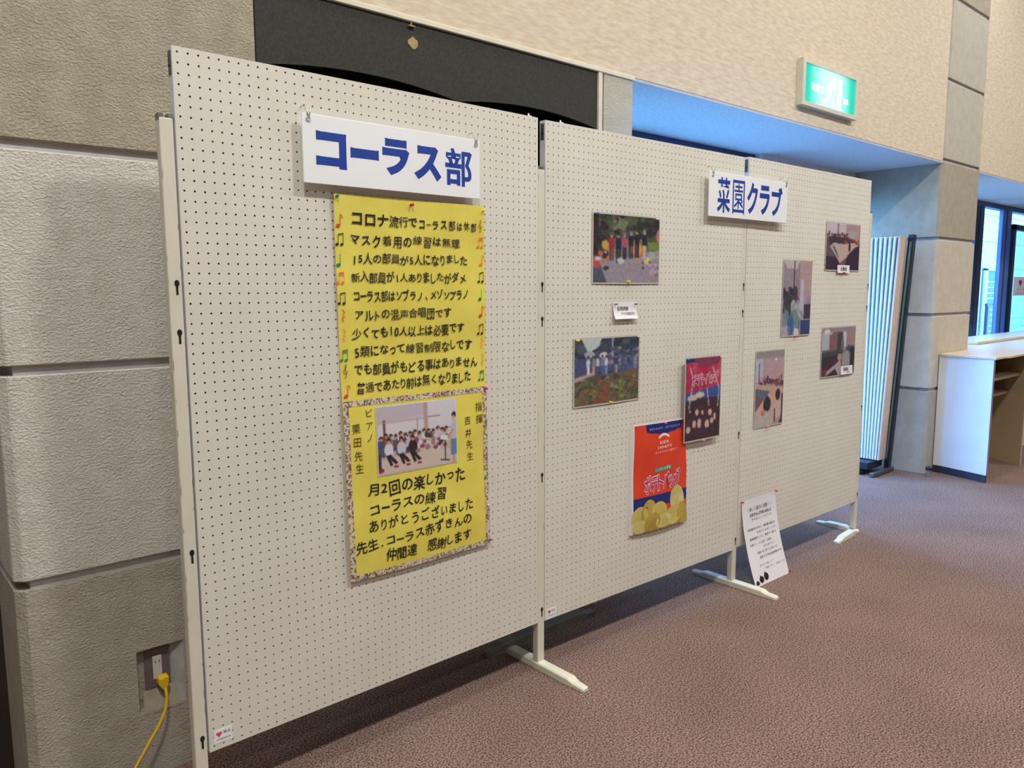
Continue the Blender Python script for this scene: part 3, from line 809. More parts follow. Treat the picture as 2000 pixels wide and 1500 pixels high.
# notes down both sides
def note(kind, mb, x, z, s=0.017, w_=0.0024):
    if kind == 'e':
        mb.ell(x-0.3*s, z-0.85*s, 0.42*s, 0.28*s, YT, 0.3); mb.stroke([(x+0.05*s, z-0.8*s), (x+0.12*s, z+s)], w_, YT); mb.stroke([(x+0.1*s, z+s), (x+0.45*s, z+0.75*s), (x+0.55*s, z+0.35*s)], w_, YT)
    elif kind == 'q':
        mb.ell(x-0.3*s, z-0.85*s, 0.42*s, 0.28*s, YT, 0.3); mb.stroke([(x+0.05*s, z-0.8*s), (x+0.1*s, z+s)], w_*0.8, YT)
    elif kind in 'bd':
        for dx in (-0.45, 0.45):
            mb.ell(x+(dx-0.2)*s, z-0.85*s, 0.3*s, 0.22*s, YT, 0.3); mb.stroke([(x+(dx+0.05)*s, z-0.8*s), (x+(dx+0.1)*s, z+0.85*s+dx*0.2*s)], w_*0.8, YT)
        mb.stroke([(x-0.4*s, z+0.75*s), (x+0.62*s, z+0.95*s)], w_*1.2, YT)
        if kind == 'd': mb.stroke([(x-0.4*s, z+0.4*s), (x+0.58*s, z+0.6*s)], w_*1.1, YT)
    elif kind == 'r':
        mb.stroke([(x-0.2*s, z+s), (x+0.3*s, z+0.5*s), (x-0.1*s, z+0.1*s), (x+0.3*s, z-0.4*s), (x-0.15*s, z-0.35*s), (x-0.25*s, z-0.75*s), (x+0.1*s, z-s)], w_, YT)
    elif kind == 'c':
        pts = [(0.05, -0.1), (0.3, -0.05), (0.32, -0.4), (0, -0.55), (-0.35, -0.35), (-0.38, 0.0), (-0.05, 0.35), (0.22, 0.75), (0.12, 1.15), (-0.06, 0.95), (-0.02, 0.4), (0.08, -0.5), (0.12, -1.0), (-0.1, -1.2), (-0.28, -1.05)]
        mb.stroke([(x+a*s, z+b_*s) for a, b_ in pts], w_*0.7, YT)
nts = {'red_ink': [('e', .428, 1.595), ('r', .432, 1.330), ('e', .438, 1.112), ('e', .935, 1.331)],
       'black_ink': [('b', .429, 1.543), ('b', .430, 1.378), ('b', .933, 1.441), ('b', .933, 1.273)],
       'green_ink': [('q', .426, 1.486), ('d', .434, 1.216), ('q', .932, 1.385), ('d', .937, 1.121)],
       'orange_ink': [('d', .428, 1.436), ('r', .434, 1.274), ('d', .932, 1.552), ('e', .937, 1.496), ('r', .938, 1.226), ('r', .941, 1.174)],
       'brown_ink': [('c', .435, 1.171), ('c', .931, 1.604)]}
for k, L_ in nts.items():
    mb = MB()
    for kd, t, z in L_: note(kd, mb, t-PT-0.016*max(0, 1.09-(z-PZ)), z-PZ)
    mb.build('music_notes', k, ps, warp=pw, label=k.split('_')[0]+' drawn music notes')
# group picture glued on the poster
cv = Canvas(0.294, 0.206, 132, 96, (214, 205, 214))
cv.rect(0, 0, 1, .3, (206, 192, 204)); cv.poly([(0, 0), (.57, 0), (.57, .18), (0, .24)], (198, 184, 196)); cv.poly([(.62, 0), (1, 0), (1, .42), (.62, .44)], (222, 214, 224))
cv.rect(.57, 0, .62, .5, (186, 158, 148)); cv.rect(.0, .26, .57, .55, (222, 216, 220)); cv.rect(.07, .2, .1, .5, (120, 72, 66)); cv.line(.0, .23, .57, .24, .01, (180, 166, 176))
cv.rect(.48, .24, .49, .45, (170, 150, 150)); cv.rect(.62, .22, .78, .235, (150, 140, 150)); cv.line(.3, .42, 1, .43, .012, (176, 120, 96))
cv.poly([(0, .55), (1, .55), (1, 1), (0, 1)], (206, 180, 160)); cv.poly([(0, .8), (.6, .7), (1, .8), (1, 1), (0, 1)], (216, 196, 182))
cv.blobs(.0, .46, .5, .72, 60, .02, .05, [(70, 60, 96), (120, 60, 60), (58, 74, 120), (90, 80, 90), (150, 120, 110), (200, 196, 206)])
cv.blobs(.45, .46, .86, .72, 50, .015, .035, [(60, 52, 60), (200, 190, 196), (150, 130, 120), (110, 96, 110), (220, 214, 220), (150, 60, 90)])
for x in np.linspace(.04, .86, 15):
    cv.ell(x, .44+.02*math.sin(x*40), .022, .035, (44, 32, 34)); cv.ell(x+.003, .46+.02*math.sin(x*40), .015, .022, (196, 150, 130))
for x, c in ((.13, (226, 220, 232)), (.28, (206, 206, 214)), (.42, (40, 30, 34))):
    cv.ell(x, .64, .055, .1, c); cv.ell(x, .5, .025, .04, (44, 30, 32)); cv.ell(x, .53, .018, .026, (200, 150, 130)); cv.line(x, .72, x+.09, .86, .04, (36, 26, 34)); cv.line(x-.02, .72, x+.03, .88, .035, (36, 26, 34)); cv.ell(x+.08, .9, .03, .018, (150, 30, 50))
cv.ell(.02, .93, .05, .035, (150, 30, 50)); cv.rect(.0, .7, .04, .92, (60, 50, 60))
cv.rect(.835, .6, .845, .93, (40, 36, 44)); cv.line(.77, .92, .9, .95, .02, (50, 44, 52)); cv.poly([(.79, .53), (.89, .56), (.87, .64), (.77, .6)], (232, 232, 240))
cv.ell(.965, .25, .03, .05, (38, 30, 34)); cv.ell(.96, .29, .02, .035, (206, 160, 140)); cv.rect(.93, .33, 1, .64, (196, 194, 210)); cv.line(.88, .6, .95, .47, .03, (206, 150, 130)); cv.rect(.915, .62, 1, .88, (96, 130, 176)); cv.rect(.94, .88, .97, 1, (196, 150, 130))
cv.object('group_photograph', ps, y=-0.0035, warp=pw, x0=.534-PT-0.0135, z0=.848-PZ, noise=5)
bp_ = grid_sheet(0.3, 0.212, 6, 4, -0.0026, .845-PZ, .531-PT-0.0135); bp_.build('photograph_paper', 'print_blank', ps, warp=pw)
pushpin(0, .419, 1.660, 'pin_teal', 'teal pushpin at the upper left corner of the yellow poster', -.008)
pushpin(0, .668, 1.653, 'pin_red', 'red pushpin at the top middle of the yellow poster', -.010)
pushpin(0, .942, 1.653, 'pin_yellow', 'yellow pushpin at the upper right corner of the yellow poster', -.010)
pushpin(0, .950, 1.076, 'pin_magenta', 'magenta pushpin at the right end of the tape band on the poster', -.008)
pushpin(0, .955, .678, 'pin_clear', 'clear pushpin on the right tape border of the yellow poster', -.008)
pushpin(0, .963, .556, 'pin_purple', 'purple pushpin at the lower right corner of the yellow poster', -.008)

# ================================================================== PHOTO PRINTS
def laminated(i, t0, t1, z0, z1, cv, label, border=0.006, name='photo_print', name2='picture', y=-0.003):
    s = thing(name, label, 'photo', bw(i, t0, z0), BO[i][1], 'laminated photo prints on the garden club boards')
    wd, h = t1-t0, z1-z0
    wp = lambda x, yy, z: (x, yy-0.003*(z/h)**2*0-0.002*abs(math.sin(x*9)), z)
    grid_sheet(wd, h, 8, 8, y).build('laminate_sheet', 'laminate', s, warp=wp)
    cv.w, cv.h = wd-2*border, h-2*border
    cv.object(name2, s, y=y-0.0006, warp=wp, x0=border, z0=border)
    return s
DG = [(34, 44, 36), (52, 66, 44), (74, 84, 50), (40, 34, 38), (70, 76, 66), (58, 58, 54)]
cv = Canvas(1, 1, 104, 74, (60, 66, 54))
cv.blobs(0, 0, 1, .5, 260, .02, .07, DG); cv.rect(0, 0, .08, .6, (46, 30, 30)); cv.blobs(.3, .02, .5, .2, 14, .02, .04, [(110, 120, 80)])
cv.poly([(0.1, .6), (1, .5), (1, 1), (.1, 1)], (150, 140, 150)); cv.poly([(.12, .55), (.3, .42), (.3, .62), (.14, .7)], (210, 110, 50)); cv.ell(.17, .45, .05, .07, (200, 160, 70))
cv.rect(.3, .35, .8, .62, (120, 110, 108)); cv.rect(.82, .38, 1, .5, (110, 130, 50)); cv.rect(.55, .38, .6, .55, (220, 130, 50)); cv.ell(.69, .5, .03, .09, (230, 150, 40))
cv.person(.26, .26, .68, .08, (90, 80, 80), (190, 150, 140), (150, 36, 66), (50, 60, 76)); cv.person(.36, .26, .70, .08, (40, 34, 36), (190, 150, 140), (34, 34, 52), (30, 28, 40))
cv.person(.45, .26, .65, .07, (120, 110, 120), (196, 150, 150), (170, 70, 100), (46, 44, 70)); cv.person(.55, .23, .63, .075, (130, 120, 140), (160, 130, 140), (36, 28, 36), (40, 36, 50)); cv.person(.64, .2, .62, .075, (70, 50, 50), (200, 150, 140), (30, 32, 42), (30, 30, 40)); cv.person(.76, .19, .62, .07, (130, 130, 130), (190, 180, 170), (26, 30, 44), (196, 170, 160))
cv.poly([(0, .75), (.1, .72), (.14, .86), (.2, 1), (0, 1)], (66, 78, 96)); cv.rect(0, .62, .1, .78, (180, 70, 70)); cv.blobs(.02, .55, .2, .8, 12, .02, .05, [(206, 90, 60), (210, 200, 206), (52, 44, 40), (60, 70, 90)])
cv.poly([(.33, .66), (.4, .62), (.46, .68), (.39, .73)], (190, 206, 196)); cv.ell(.66, .65, .045, .03, (206, 130, 80)); cv.ell(.82, .67, .06, .045, (220, 206, 110)); cv.line(.7, .62, 1, .6, .012, (210, 200, 190)); cv.line(.75, .72, .9, .62, .01, (200, 180, 190)); cv.ell(.88, .58, .05, .06, (150, 176, 166)); cv.ell(.74, .7, .015, .02, (90, 60, 100)); cv.ell(.74, .77, .018, .022, (80, 50, 90)); cv.blobs(.85, .65, 1, .9, 10, .02, .04, [(150, 100, 80), (190, 160, 190)])
cv.ell(.99, .28, .04, .1, (196, 110, 110))
laminated(1, .232, .620, 1.421, 1.685, cv, 'landscape photo of six people standing in a garden yard, upper left of middle board')
cv = Canvas(1, 1, 104, 74, (66, 78, 96))
cv.blobs(0, 0, 1, .5, 240, .02, .06, [(44, 52, 70), (60, 70, 84), (40, 50, 52), (74, 84, 96), (52, 58, 84)]); cv.poly([(.1, 0), (.4, 0), (.36, .12), (.2, .22)], (190, 206, 206)); cv.rect(.56, 0, .575, .5, (170, 176, 190))
cv.rect(0, .3, 1, .52, (62, 76, 120)); cv.blobs(.5, .15, 1, .5, 60, .01, .04, [(50, 62, 110), (70, 80, 120), (90, 100, 130), (150, 130, 130)])
cv.ell(.22, .24, .08, .05, (166, 168, 176)); cv.ell(.43, .26, .065, .045, (214, 206, 206))
for x, a, b_ in ((.2, (210, 206, 216), (224, 216, 220)), (.28, (120, 130, 120), (200, 140, 120)), (.34, (206, 196, 206), (70, 80, 120)), (.41, (120, 130, 160), (90, 96, 130)), (.47, (206, 206, 226), (120, 130, 170)), (.62, (50, 56, 100), (190, 170, 160)), (.82, (60, 70, 120), (70, 80, 120)), (.94, (130, 136, 146), (120, 140, 150))): cv.person(x, .26, .56, .05, (50, 44, 56), (190, 150, 140), a, b_)
cv.poly([(0, .62), (1, .5), (1, 1), (0, 1)], (104, 84, 70)); cv.blobs(0, .6, 1, 1, 330, .012, .04, [(84, 98, 48), (104, 116, 60), (70, 76, 50), (124, 84, 62), (96, 72, 66), (60, 62, 46), (130, 134, 90)])
cv.poly([(.25, 1), (.45, .68), (.55, .66), (.5, 1)], (126, 74, 54)); cv.blobs(.3, .68, .52, 1, 30, .01, .03, [(130, 78, 56), (110, 66, 54), (90, 80, 50)]); cv.poly([(0, .58), (.3, .5), (.3, .54), (0, .64)], (190, 160, 150))
laminated(1, .138, .508, .962, 1.222, cv, 'landscape photo of people with parasols behind a vegetable plot, on the middle board')
# soil picture with potato bag
cv = Canvas(1, 1, 62, 90, (50, 34, 44))
cv.rect(0, 0, 1, .42, (186, 44, 78)); cv.blobs(0, 0, 1, .4, 40, .03, .08, [(190, 50, 80), (170, 36, 70), (206, 70, 96)]); cv.rect(0, 0, .4, .06, (30, 50, 90)); cv.poly([(.2, 0), (1, 0), (.9, .1), (.4, .12)], (130, 50, 80))
cv.poly([(0, .42), (1, .36), (1, .5), (0, .52)], (46, 80, 150)); cv.ell(.2, .48, .14, .035, (206, 190, 150)); cv.ell(.4, .45, .13, .035, (214, 200, 170)); cv.poly([(0, .53), (.4, .5), (1, .5), (1, 1), (0, 1)], (54, 34, 44)); cv.blobs(0, .54, 1, 1, 80, .02, .05, [(48, 30, 40), (62, 42, 50), (56, 36, 40)])
for x, y, rx, ry in ((.1, .86, .06, .04), (.26, .8, .05, .05), (.4, .8, .055, .06), (.62, .82, .065, .05), (.76, .79, .05, .035), (.33, .66, .05, .04), (.48, .67, .035, .03), (.7, .68, .055, .04), (.84, .74, .035, .045), (.14, .64, .02, .015)): cv.ell(x, y, rx, ry, (214, 176, 160))
for q in ((.12, .1, .22, .3), (.2, .3, .1, .62), (.6, .38, .66, .6), (.75, .12, .95, .4), (.95, .4, .92, .62)): cv.line(*q, .025, (206, 180, 190))
ph3 = laminated(1, .780, 1.038, .748, 1.114, cv, 'portrait photo of potatoes dug from dark soil below a red sack, overlapping the bag', y=-.021)
mb = MB(); text_line(mb, 'ポテトバッグ', (.04, .262), (.235, .272), .052, -.0252, .05); mb.build('picture_lettering', 'white_ink', ph3)
mb = MB(); text_line(mb, 'ポテトバッグ', (.04, .262), (.235, .272), .052, -.0256, .012); mb.build('picture_lettering', 'pink_ink', ph3)
# indoor meetings
cv = Canvas(1, 1, 60, 84, (150, 130, 140))
cv.poly([(0, 0), (.55, 0), (.45, .12), (.1, .1)], (196, 186, 184)); cv.rect(.35, 0, .38, .55, (70, 50, 60)); cv.poly([(.55, 0), (1, 0), (1, .6), (.6, .6)], (184, 150, 150)); cv.rect(.6, .25, .72, .6, (196, 190, 206)); cv.poly([(0, .12), (.35, .16), (.35, .4), (0, .4)], (150, 136, 150))
cv.blobs(0, .38, .5, .68, 40, .03, .09, [(44, 40, 56), (60, 50, 60), (120, 60, 80), (46, 66, 56)]); cv.blobs(.35, .55, .95, .8, 24, .04, .1, [(170, 176, 166), (140, 146, 166), (190, 186, 206)]); cv.blobs(.1, .72, .6, .98, 24, .05, .1, [(96, 130, 140), (60, 90, 150), (110, 140, 130)]); cv.rect(.65, .8, 1, 1, (44, 60, 106)); cv.rect(.75, .58, 1, .78, (60, 48, 70)); cv.poly([(.42, .9), (.55, .9), (.6, 1), (.42, 1)], (214, 206, 222)); cv.poly([(0, .88), (.2, .86), (.2, 1), (0, 1)], (180, 160, 190))
laminated(2, .315, .590, 1.167, 1.541, cv, 'portrait photo of people crouching indoors beside white curtains, centre of the far board')
cv = Canvas(1, 1, 84, 62, (96, 76, 84))
cv.rect(0, 0, .55, .3, (206, 190, 200)); cv.rect(.28, 0, .34, .3, (150, 130, 150)); cv.rect(.55, 0, 1, .4, (176, 140, 146)); cv.ell(.78, .22, .13, .08, (176, 164, 160)); cv.rect(0, .22, .6, .3, (120, 80, 90)); cv.blobs(.05, .2, .6, .32, 24, .015, .03, [(52, 36, 44), (190, 150, 140)]); cv.poly([(.05, .3), (.6, .28), (.9, .4), (.8, .52), (.4, .42), (.1, .5)], (58, 44, 50)); cv.poly([(.2, .42), (.5, .44), (.92, .38), (.98, .5), (.75, .62), (.4, .85), (.28, .7)], (200, 170, 156)); cv.poly([(.1, .5), (.2, .42), (.38, .66), (.3, .72)], (170, 160, 160)); cv.line(.2, .5, .36, .72, .025, (80, 40, 36)); cv.poly([(0, .7), (.3, .72), (.42, .88), (.3, 1), (0, 1)], (50, 34, 50)); cv.poly([(.62, .68), (.85, .5), (1, .45), (1, 1), (.55, 1)], (46, 30, 44)); cv.ell(.68, .5, .04, .1, (66, 50, 60)); cv.blobs(.55, .32, 1, .42, 12, .02, .04, [(150, 60, 60), (90, 40, 50)])
laminated(2, .717, 1.092, 1.492, 1.742, cv, 'landscape photo of people round pale meeting tables, top right of the far board')
cv = Canvas(1, 1, 62, 84, (176, 152, 158))
cv.rect(0, 0, 1, .1, (150, 140, 136)); cv.rect(0, .1, .25, .4, (190, 184, 206)); cv.rect(.1, .15, .13, .4, (90, 90, 106)); cv.rect(.3, .12, 1, .38, (186, 156, 160)); cv.ell(.7, .12, .04, .012, (240, 236, 240)); cv.poly([(.3, .36), (1, .42), (1, .5), (.3, .42)], (130, 66, 66)); cv.blobs(.1, .36, .95, .46, 30, .02, .04, [(60, 40, 60), (44, 60, 90), (196, 150, 140), (130, 60, 70)])
cv.poly([(0, .42), (.6, .48), (1, .52), (1, .62), (.6, .62), (.35, .7), (.0, .78)], (200, 164, 140)); cv.poly([(0, .48), (.5, .54), (.36, .66), (0, .56)], (92, 96, 120)); cv.poly([(0, .56), (.36, .66), (.15, .8), (0, .85)], (110, 80, 96)); cv.poly([(.35, .62), (.9, .62), (.95, .8), (.6, 1), (.1, 1), (0, .8)], (206, 170, 140)); cv.ell(.42, .71, .13, .1, (44, 30, 44)); cv.ell(.8, .6, .09, .075, (50, 34, 46)); cv.ell(.8, .8, .18, .12, (206, 180, 166)); cv.ell(.3, .92, .3, .13, (190, 180, 170)); cv.ell(.28, .82, .06, .04, (206, 110, 100)); cv.poly([(.94, .6), (1, .6), (1, 1), (.85, 1), (.94, .9)], (80, 40, 66)); cv.rect(.68, .78, .72, .96, (90, 60, 50))
laminated(2, .102, .358, .740, 1.111, cv, 'portrait photo of two people seen from behind at a long table, lower left')
cv = Canvas(1, 1, 84, 62, (110, 96, 106))
cv.rect(0, 0, .3, .45, (180, 180, 196)); cv.rect(0, 0, 1, .1, (150, 130, 140)); cv.ell(.13, .08, .08, .05, (226, 220, 206)); cv.poly([(.2, .15), (.45, .08), (.45, .5), (.2, .5)], (130, 90, 90)); cv.poly([(.45, .1), (.58, .12), (.55, .5), (.42, .5)], (60, 60, 62)); cv.poly([(.6, .1), (.7, .1), (.8, .4), (.66, .45)], (206, 196, 206)); cv.rect(.72, .1, 1, .42, (160, 130, 126)); cv.poly([(0, .55), (.5, .48), (.5, .85), (0, .95)], (56, 40, 50)); cv.poly([(.0, .5), (.6, .46), (.62, .55), (0, .6)], (60, 66, 66)); cv.ell(.52, .62, .06, .07, (190, 140, 130)); cv.poly([(.15, .9), (.55, .68), (.62, .95), (.5, 1), (.1, 1)], (176, 160, 166)); cv.ell(.74, .66, .14, .16, (140, 140, 136)); cv.blobs(.65, .42, .95, .58, 14, .02, .05, [(50, 44, 70), (180, 150, 150), (70, 66, 100)]); cv.rect(.86, .45, 1, .95, (44, 34, 46)); cv.poly([(.1, 1), (.4, .85), (.5, 1)], (44, 44, 44)); cv.ell(.08, .9, .07, .08, (110, 40, 54)); cv.poly([(.62, .55), (.8, .5), (.86, .9), (.6, .85)], (150, 150, 146))
laminated(2, .720, 1.095, .933, 1.200, cv, 'landscape photo of seated people with a presenter by windows, lower right of far board')
# captions
def card(i, t0, t1, z0, z1, lines, label, y=-0.004, ink='black_ink', curl=0.006):
    s = thing('caption_card', label, 'card', bw(i, t0, z0), BO[i][1], 'small white caption cards')
    wd, h = t1-t0, z1-z0
    wp = lambda x, yy, z: (x, yy-curl*max(0, 1-(z/h)*1.3)**2, z)
    grid_sheet(wd, h, 6, 6, y).build('paper', 'white_paper', s, warp=wp)
    mb = MB()
    for tx, a, b_, zc, hh, off in lines: text_line(mb, tx, (a*wd, zc*h), (b_*wd, zc*h), hh, y-0.0008, off)
    mb.build('lettering', ink, s, warp=wp)
card(1, .349, .482, 1.287, 1.352, [('役地研修', .16, .64, .60, .017, .02), ('さやの苗場見学会', .30, .90, .30, .0115, 0)], 'curled white caption card between the two garden photos on the middle board', curl=.012)
card(2, .842, .975, 1.482, 1.523, [('役員会', .25, .78, .5, .022, .04)], 'small white caption card at the foot of the meeting table photo', y=-.008, curl=.002)
card(2, .931, 1.066, .937, .983, [('役員会', .2, .66, .6, .021, .04), ('令和五年', .45, .8, .22, .009, 0)], 'small white caption card on the foot of the presenter photo', y=-.008, curl=.002)

# ================================================================== POTATO BAG
bgt, bgz = .466, .407
bag = thing('potato_bag', 'orange paper sack printed with potato chips and white edged pink lettering', 'bag', bw(1, bgt, bgz), BO[1][1])
BWd, BH = .350, .455
def bwarp(x, y, z):
    if y < -0.005: y += 0.006
    return (x-0.012*(z/BH)*0+0.014*(1-z/BH)*(x/BWd)-0.012*(z/BH)*(x/BWd), y-0.005*math.sin(PI*min(1, max(0, x/BWd)))-0.002*math.sin(20*z+8*x)-0.004, z-0.006*(x/BWd))
fb = MB()
nx, nz = 16, 22
for yy, fl in ((-0.012, 0), (-0.0005, 1)):
    n0 = len(fb.v)
    for j in range(nz+1):
        for k in range(nx+1): fb.v.append((BWd*k/nx, yy, BH*j/nz))
    for j in range(nz):
        for k in range(nx):
            a = n0+j*(nx+1)+k; q = (a, a+1, a+nx+2, a+nx+1); fb.f.append(q if not fl else q[::-1])
fb.build('sack', 'bag_orange', bag, smooth=True, warp=bwarp)
sd = MB()
for j in range(nz):
    h0, h1 = BH*j/nz, BH*(j+1)/nz
    sd.add([(0.0, -0.012, h0), (0, -0.012, h1), (-0.004, 0.012, h1), (-0.004, 0.012, h0)], [(0, 1, 2, 3)])
    sd.add([(0.0, -0.0127, h0), (0.008, -0.0127, h0), (0.008, -0.0127, h1), (0, -0.0127, h1)], [(0, 1, 2, 3)])
for k in range(nx):
    xa, xb = BWd*k/nx, BWd*(k+1)/nx
    sd.add([(xa, -0.0127, BH-0.006), (xb, -0.0127, BH-0.006), (xb, -0.0127, BH+0.002), (xa, -0.0127, BH+0.002)], [(0, 1, 2, 3)])
sd.build('white_edge', 'bag_white', bag, warp=bwarp)
def strip_poly(mb, top, bot, y, n=20):
    """fill between two functions of u in 0..1"""
    for k in range(n):
        u0, u1 = k/n, (k+1)/n
        (xa, za), (xb, zb) = top(u0), top(u1); (xc, zc), (xd, zd) = bot(u0), bot(u1)
        mb.add([(xc, y, zc), (xd, y, zd), (xb, y, zb), (xa, y, za)], [(0, 1, 2, 3)])
    return mb
nb = MB()
strip_poly(nb, lambda u: (.078+u*.25, BH-.006), lambda u: (.084+u*.236, BH-.036-.012*math.sin(PI*u)-.004*abs(math.sin(u*14))), -.0128)
nb.build('navy_band', 'bag_navy', bag, warp=bwarp)
nb = MB()
strip_poly(nb, lambda u: (.008+u*(BWd-.008), .148-.0*u), lambda u: (.008+u*(BWd-.008), .10), -.0128)
nb.build('navy_band', 'bag_navy', bag, warp=bwarp)
strip_poly(MB(), lambda u: (.008+u*(BWd-.008), .045), lambda u: (.008+u*(BWd-.008), .001), -.01295).build('printed_chip', 'chip_dark', bag, warp=bwarp)
for k, (cx, cz, rx, rz, a) in enumerate(((.045, .07, .05, .042, .3), (.285, .105, .048, .066, .15), (.10, .075, .045, .06, -.2), (.165, .075, .05, .042, .1), (.045, .028, .045, .028, 0), (.315, .045, .034, .048, 0), (.255, .045, .055, .04, .2), (.19, .032, .05, .03, .1), (.12, .038, .05, .036, .3))):
    MB().ell(cx, cz, rx, rz, -.0131-k*.00012, a, 24).build('printed_chip', ('chip', 'chip_pale', 'chip_dark')[k % 3], bag, warp=bwarp)
mb = MB(); text_line(mb, 'ポテトバッグ', (.072, .192), (.305, .205), .074, -.0135, .055); mb.build('lettering', 'white_ink', bag, warp=bwarp)
mb = MB(); text_line(mb, 'ポテトバッグ', (.072, .192), (.305, .205), .074, -.0141, .015); mb.build('lettering', 'pink_ink', bag, warp=bwarp)
mb = MB(); text_line(mb, 'ポテトバッグで、そだてるよろこび', (.10, BH-.028), (.31, BH-.026), .010, -.0136)
strip_poly(mb, lambda u: (.16+u*.07, BH-.062+.012*math.sin(PI*u)), lambda u: (.16+u*.07, BH-.072+.012*math.sin(PI*u)), -.0134, 10)
text_line(mb, 'はじめての', (.165, BH-.088), (.225, BH-.087), .015, -.0134, .02); text_line(mb, 'じゃがいもづくり', (.150, BH-.108), (.245, BH-.106), .014, -.0134, .02)
text_line(mb, 'おうちでそだてる栽培セット', (.135, BH-.129), (.29, BH-.124), .009, -.0134)
mb.build('small_lettering', 'white_ink', bag, warp=bwarp)
gr = MB(); strip_poly(gr, lambda u: (.135+u*.105, .262+.006*u), lambda u: (.135+u*.105, .243+.006*u), -.0134, 6); gr.build('label_band', 'teal_ink', bag, warp=bwarp)
mb = MB(); text_line(mb, 'じゃがいも専用', (.140, .253), (.235, .258), .011, -.0138, .01); mb.build('small_lettering', 'white_ink', bag, warp=bwarp)

for i, t, z, m, lb_, y in (
    (1, .250, 1.678, 'pin_blue', 'blue pushpin at the upper left corner of the garden yard photo', -.005),
    (1, .597, 1.676, 'pin_clear', 'clear pushpin at the upper right corner of the garden yard photo', -.005),
    (1, .429, 1.430, 'pin_yellow', 'yellow pushpin at the bottom edge of the garden yard photo', -.005),
    (1, .154, 1.214, 'pin_yellow', 'yellow pushpin at the upper left corner of the vegetable plot photo', -.005),
    (1, .495, 1.214, 'pin_clear', 'clear pushpin at the upper right corner of the vegetable plot photo', -.005),
    (1, .335, .968, 'pin_yellow', 'yellow pushpin at the bottom edge of the vegetable plot photo', -.005),
    (1, .360, 1.344, 'steel_dark', 'grey pushpin at the left corner of the curled caption card', -.004),
    (1, .474, 1.343, 'steel_dark', 'grey pushpin at the right corner of the curled caption card', -.004),
    (1, .790, 1.107, 'pin_teal', 'teal pushpin at the upper left corner of the potato soil photo', -.023),
    (1, 1.030, 1.103, 'pin_clear', 'clear pushpin at the upper right corner of the potato soil photo', -.023),
    (1, .912, .746, 'pin_pink', 'pink pushpin at the bottom edge of the potato soil photo', -.023),
    (1, .657, .852, 'pin_pink', 'pink pushpin at the top edge of the orange sack', -.015),
    (2, .590, 1.539, 'pin_yellow', 'yellow pushpin at the upper right corner of the crouching people photo', -.004),
    (2, .451, 1.164, 'pin_red', 'red pushpin at the bottom edge of the crouching people photo', -.004),
    (2, .902, 1.483, 'pin_red', 'red pushpin under the caption card of the meeting table photo', -.009),
    (2, .222, .738, 'pin_pink', 'pink pushpin at the bottom edge of the long table photo', -.004)):
    pushpin(i, t, z, m, lb_, y, 0.0035 if m == 'steel_dark' else 0.005)

# ================================================================== LEANING PAPER
lp = thing('leaning_notice', 'white printed notice pinned low on the far board, its foot curling onto the carpet', 'notice', bw(2, .022, 0), BO[2][1])
PWW, PLN = .300, .43
def lwarp(x, y, z):
    # z is distance down the paper from its top edge, x across
    t = z/PLN
    yy = -0.004-0.085*t**1.7
    zz = .402-0.404*t+0.002*x
    return (x+0.0*t+0.012*t, yy+y*1.0, zz)
lpp = MB(); n0 = 0
for s_, yy in ((0, 0), (1, 0.0008)):
    n0 = len(lpp.v)
    for j in range(25):
        for k in range(9): lpp.v.append((PWW*k/8, yy, PLN*j/24))
    for j in range(24):
        for k in range(8):
            a = n0+j*9+k; q = (a, a+9, a+10, a+1); lpp.f.append(q if s_ == 0 else q[::-1])
lpp.build('paper', 'white_paper', lp, smooth=True, warp=lwarp)
lm = MB(); random.seed(2)
lines = [('（楽しく面白い活動！）', .13, .87, .055, .021, .0), ('会員でのんびり楽しみました', .2, .84, .085, .0175, .03), ('参加者は１２名でした', .24, .84, .108, .0125, .0), ('県民農園みずほで　馬鈴薯の植付け', .1, .9, .155, .0125, .01), ('収穫祭では畑にいもを', .34, .9, .178, .0115, .0),
         ('春馬鈴薯づくりに、農園で一泊した', .12, .9, .203, .0125, .01), ('収穫ドリ　さつま芋　日野菜', .1, .72, .232, .0125, .0), ('なども育てました', .45, .8, .254, .0115, .0), ('活動は月二回で土に親しむ会', .25, .85, .277, .012, .0), ('菜園クラブは会員募集中です', .3, .95, .302, .0125, .02), ('みんなで楽しもう', .24, .66, .338, .0105, .0), ('菜園クラブ　世話人一同', .38, .95, .358, .0105, .0)]
for tx, a, b_, zc, hh, off in lines:
    k = MB(); text_line(k, tx, (a*PWW, -zc), (b_*PWW, -zc), hh, -0.0012, off)
    lm.add([(v[0], v[1], -v[2]) for v in k.v], k.f)
lm.build('lettering', 'grey_ink', lp, warp=lwarp)
lg = MB()
for cx, cz, rx, rz in ((.025, .412, .013, .010), (.062, .402, .018, .016), (.104, .396, .019, .018)):
    lg.ell(cx, cz, rx, rz, -.0012)
    lg.poly([(cx-rx*.7, cz-rz*.7), (cx-rx*.2, cz-rz*1.5), (cx, cz-rz*.8)], -.0012)
lg.build('little_drawings', 'chair_dark', lp, warp=lwarp)
pushpin(2, .024, .400, 'pin_red', 'red pushpin at the upper left corner of the leaning white notice')
pushpin(2, .320, .404, 'pin_red', 'red pushpin at the upper right corner of the leaning white notice')
o = MB().lathe([(.005, 0), (.005, .002), (.003, .004), (.003, .009), (.005, .011)], axis='z', seg=10).build('pushpin', 'pin_red', None, bw(2, .333, .006, -.09), 0, smooth=True)
tag(o, 'red pushpin at the lower right corner of the leaning notice on the carpet', 'pushpin', 'pushpins on the pegboards')

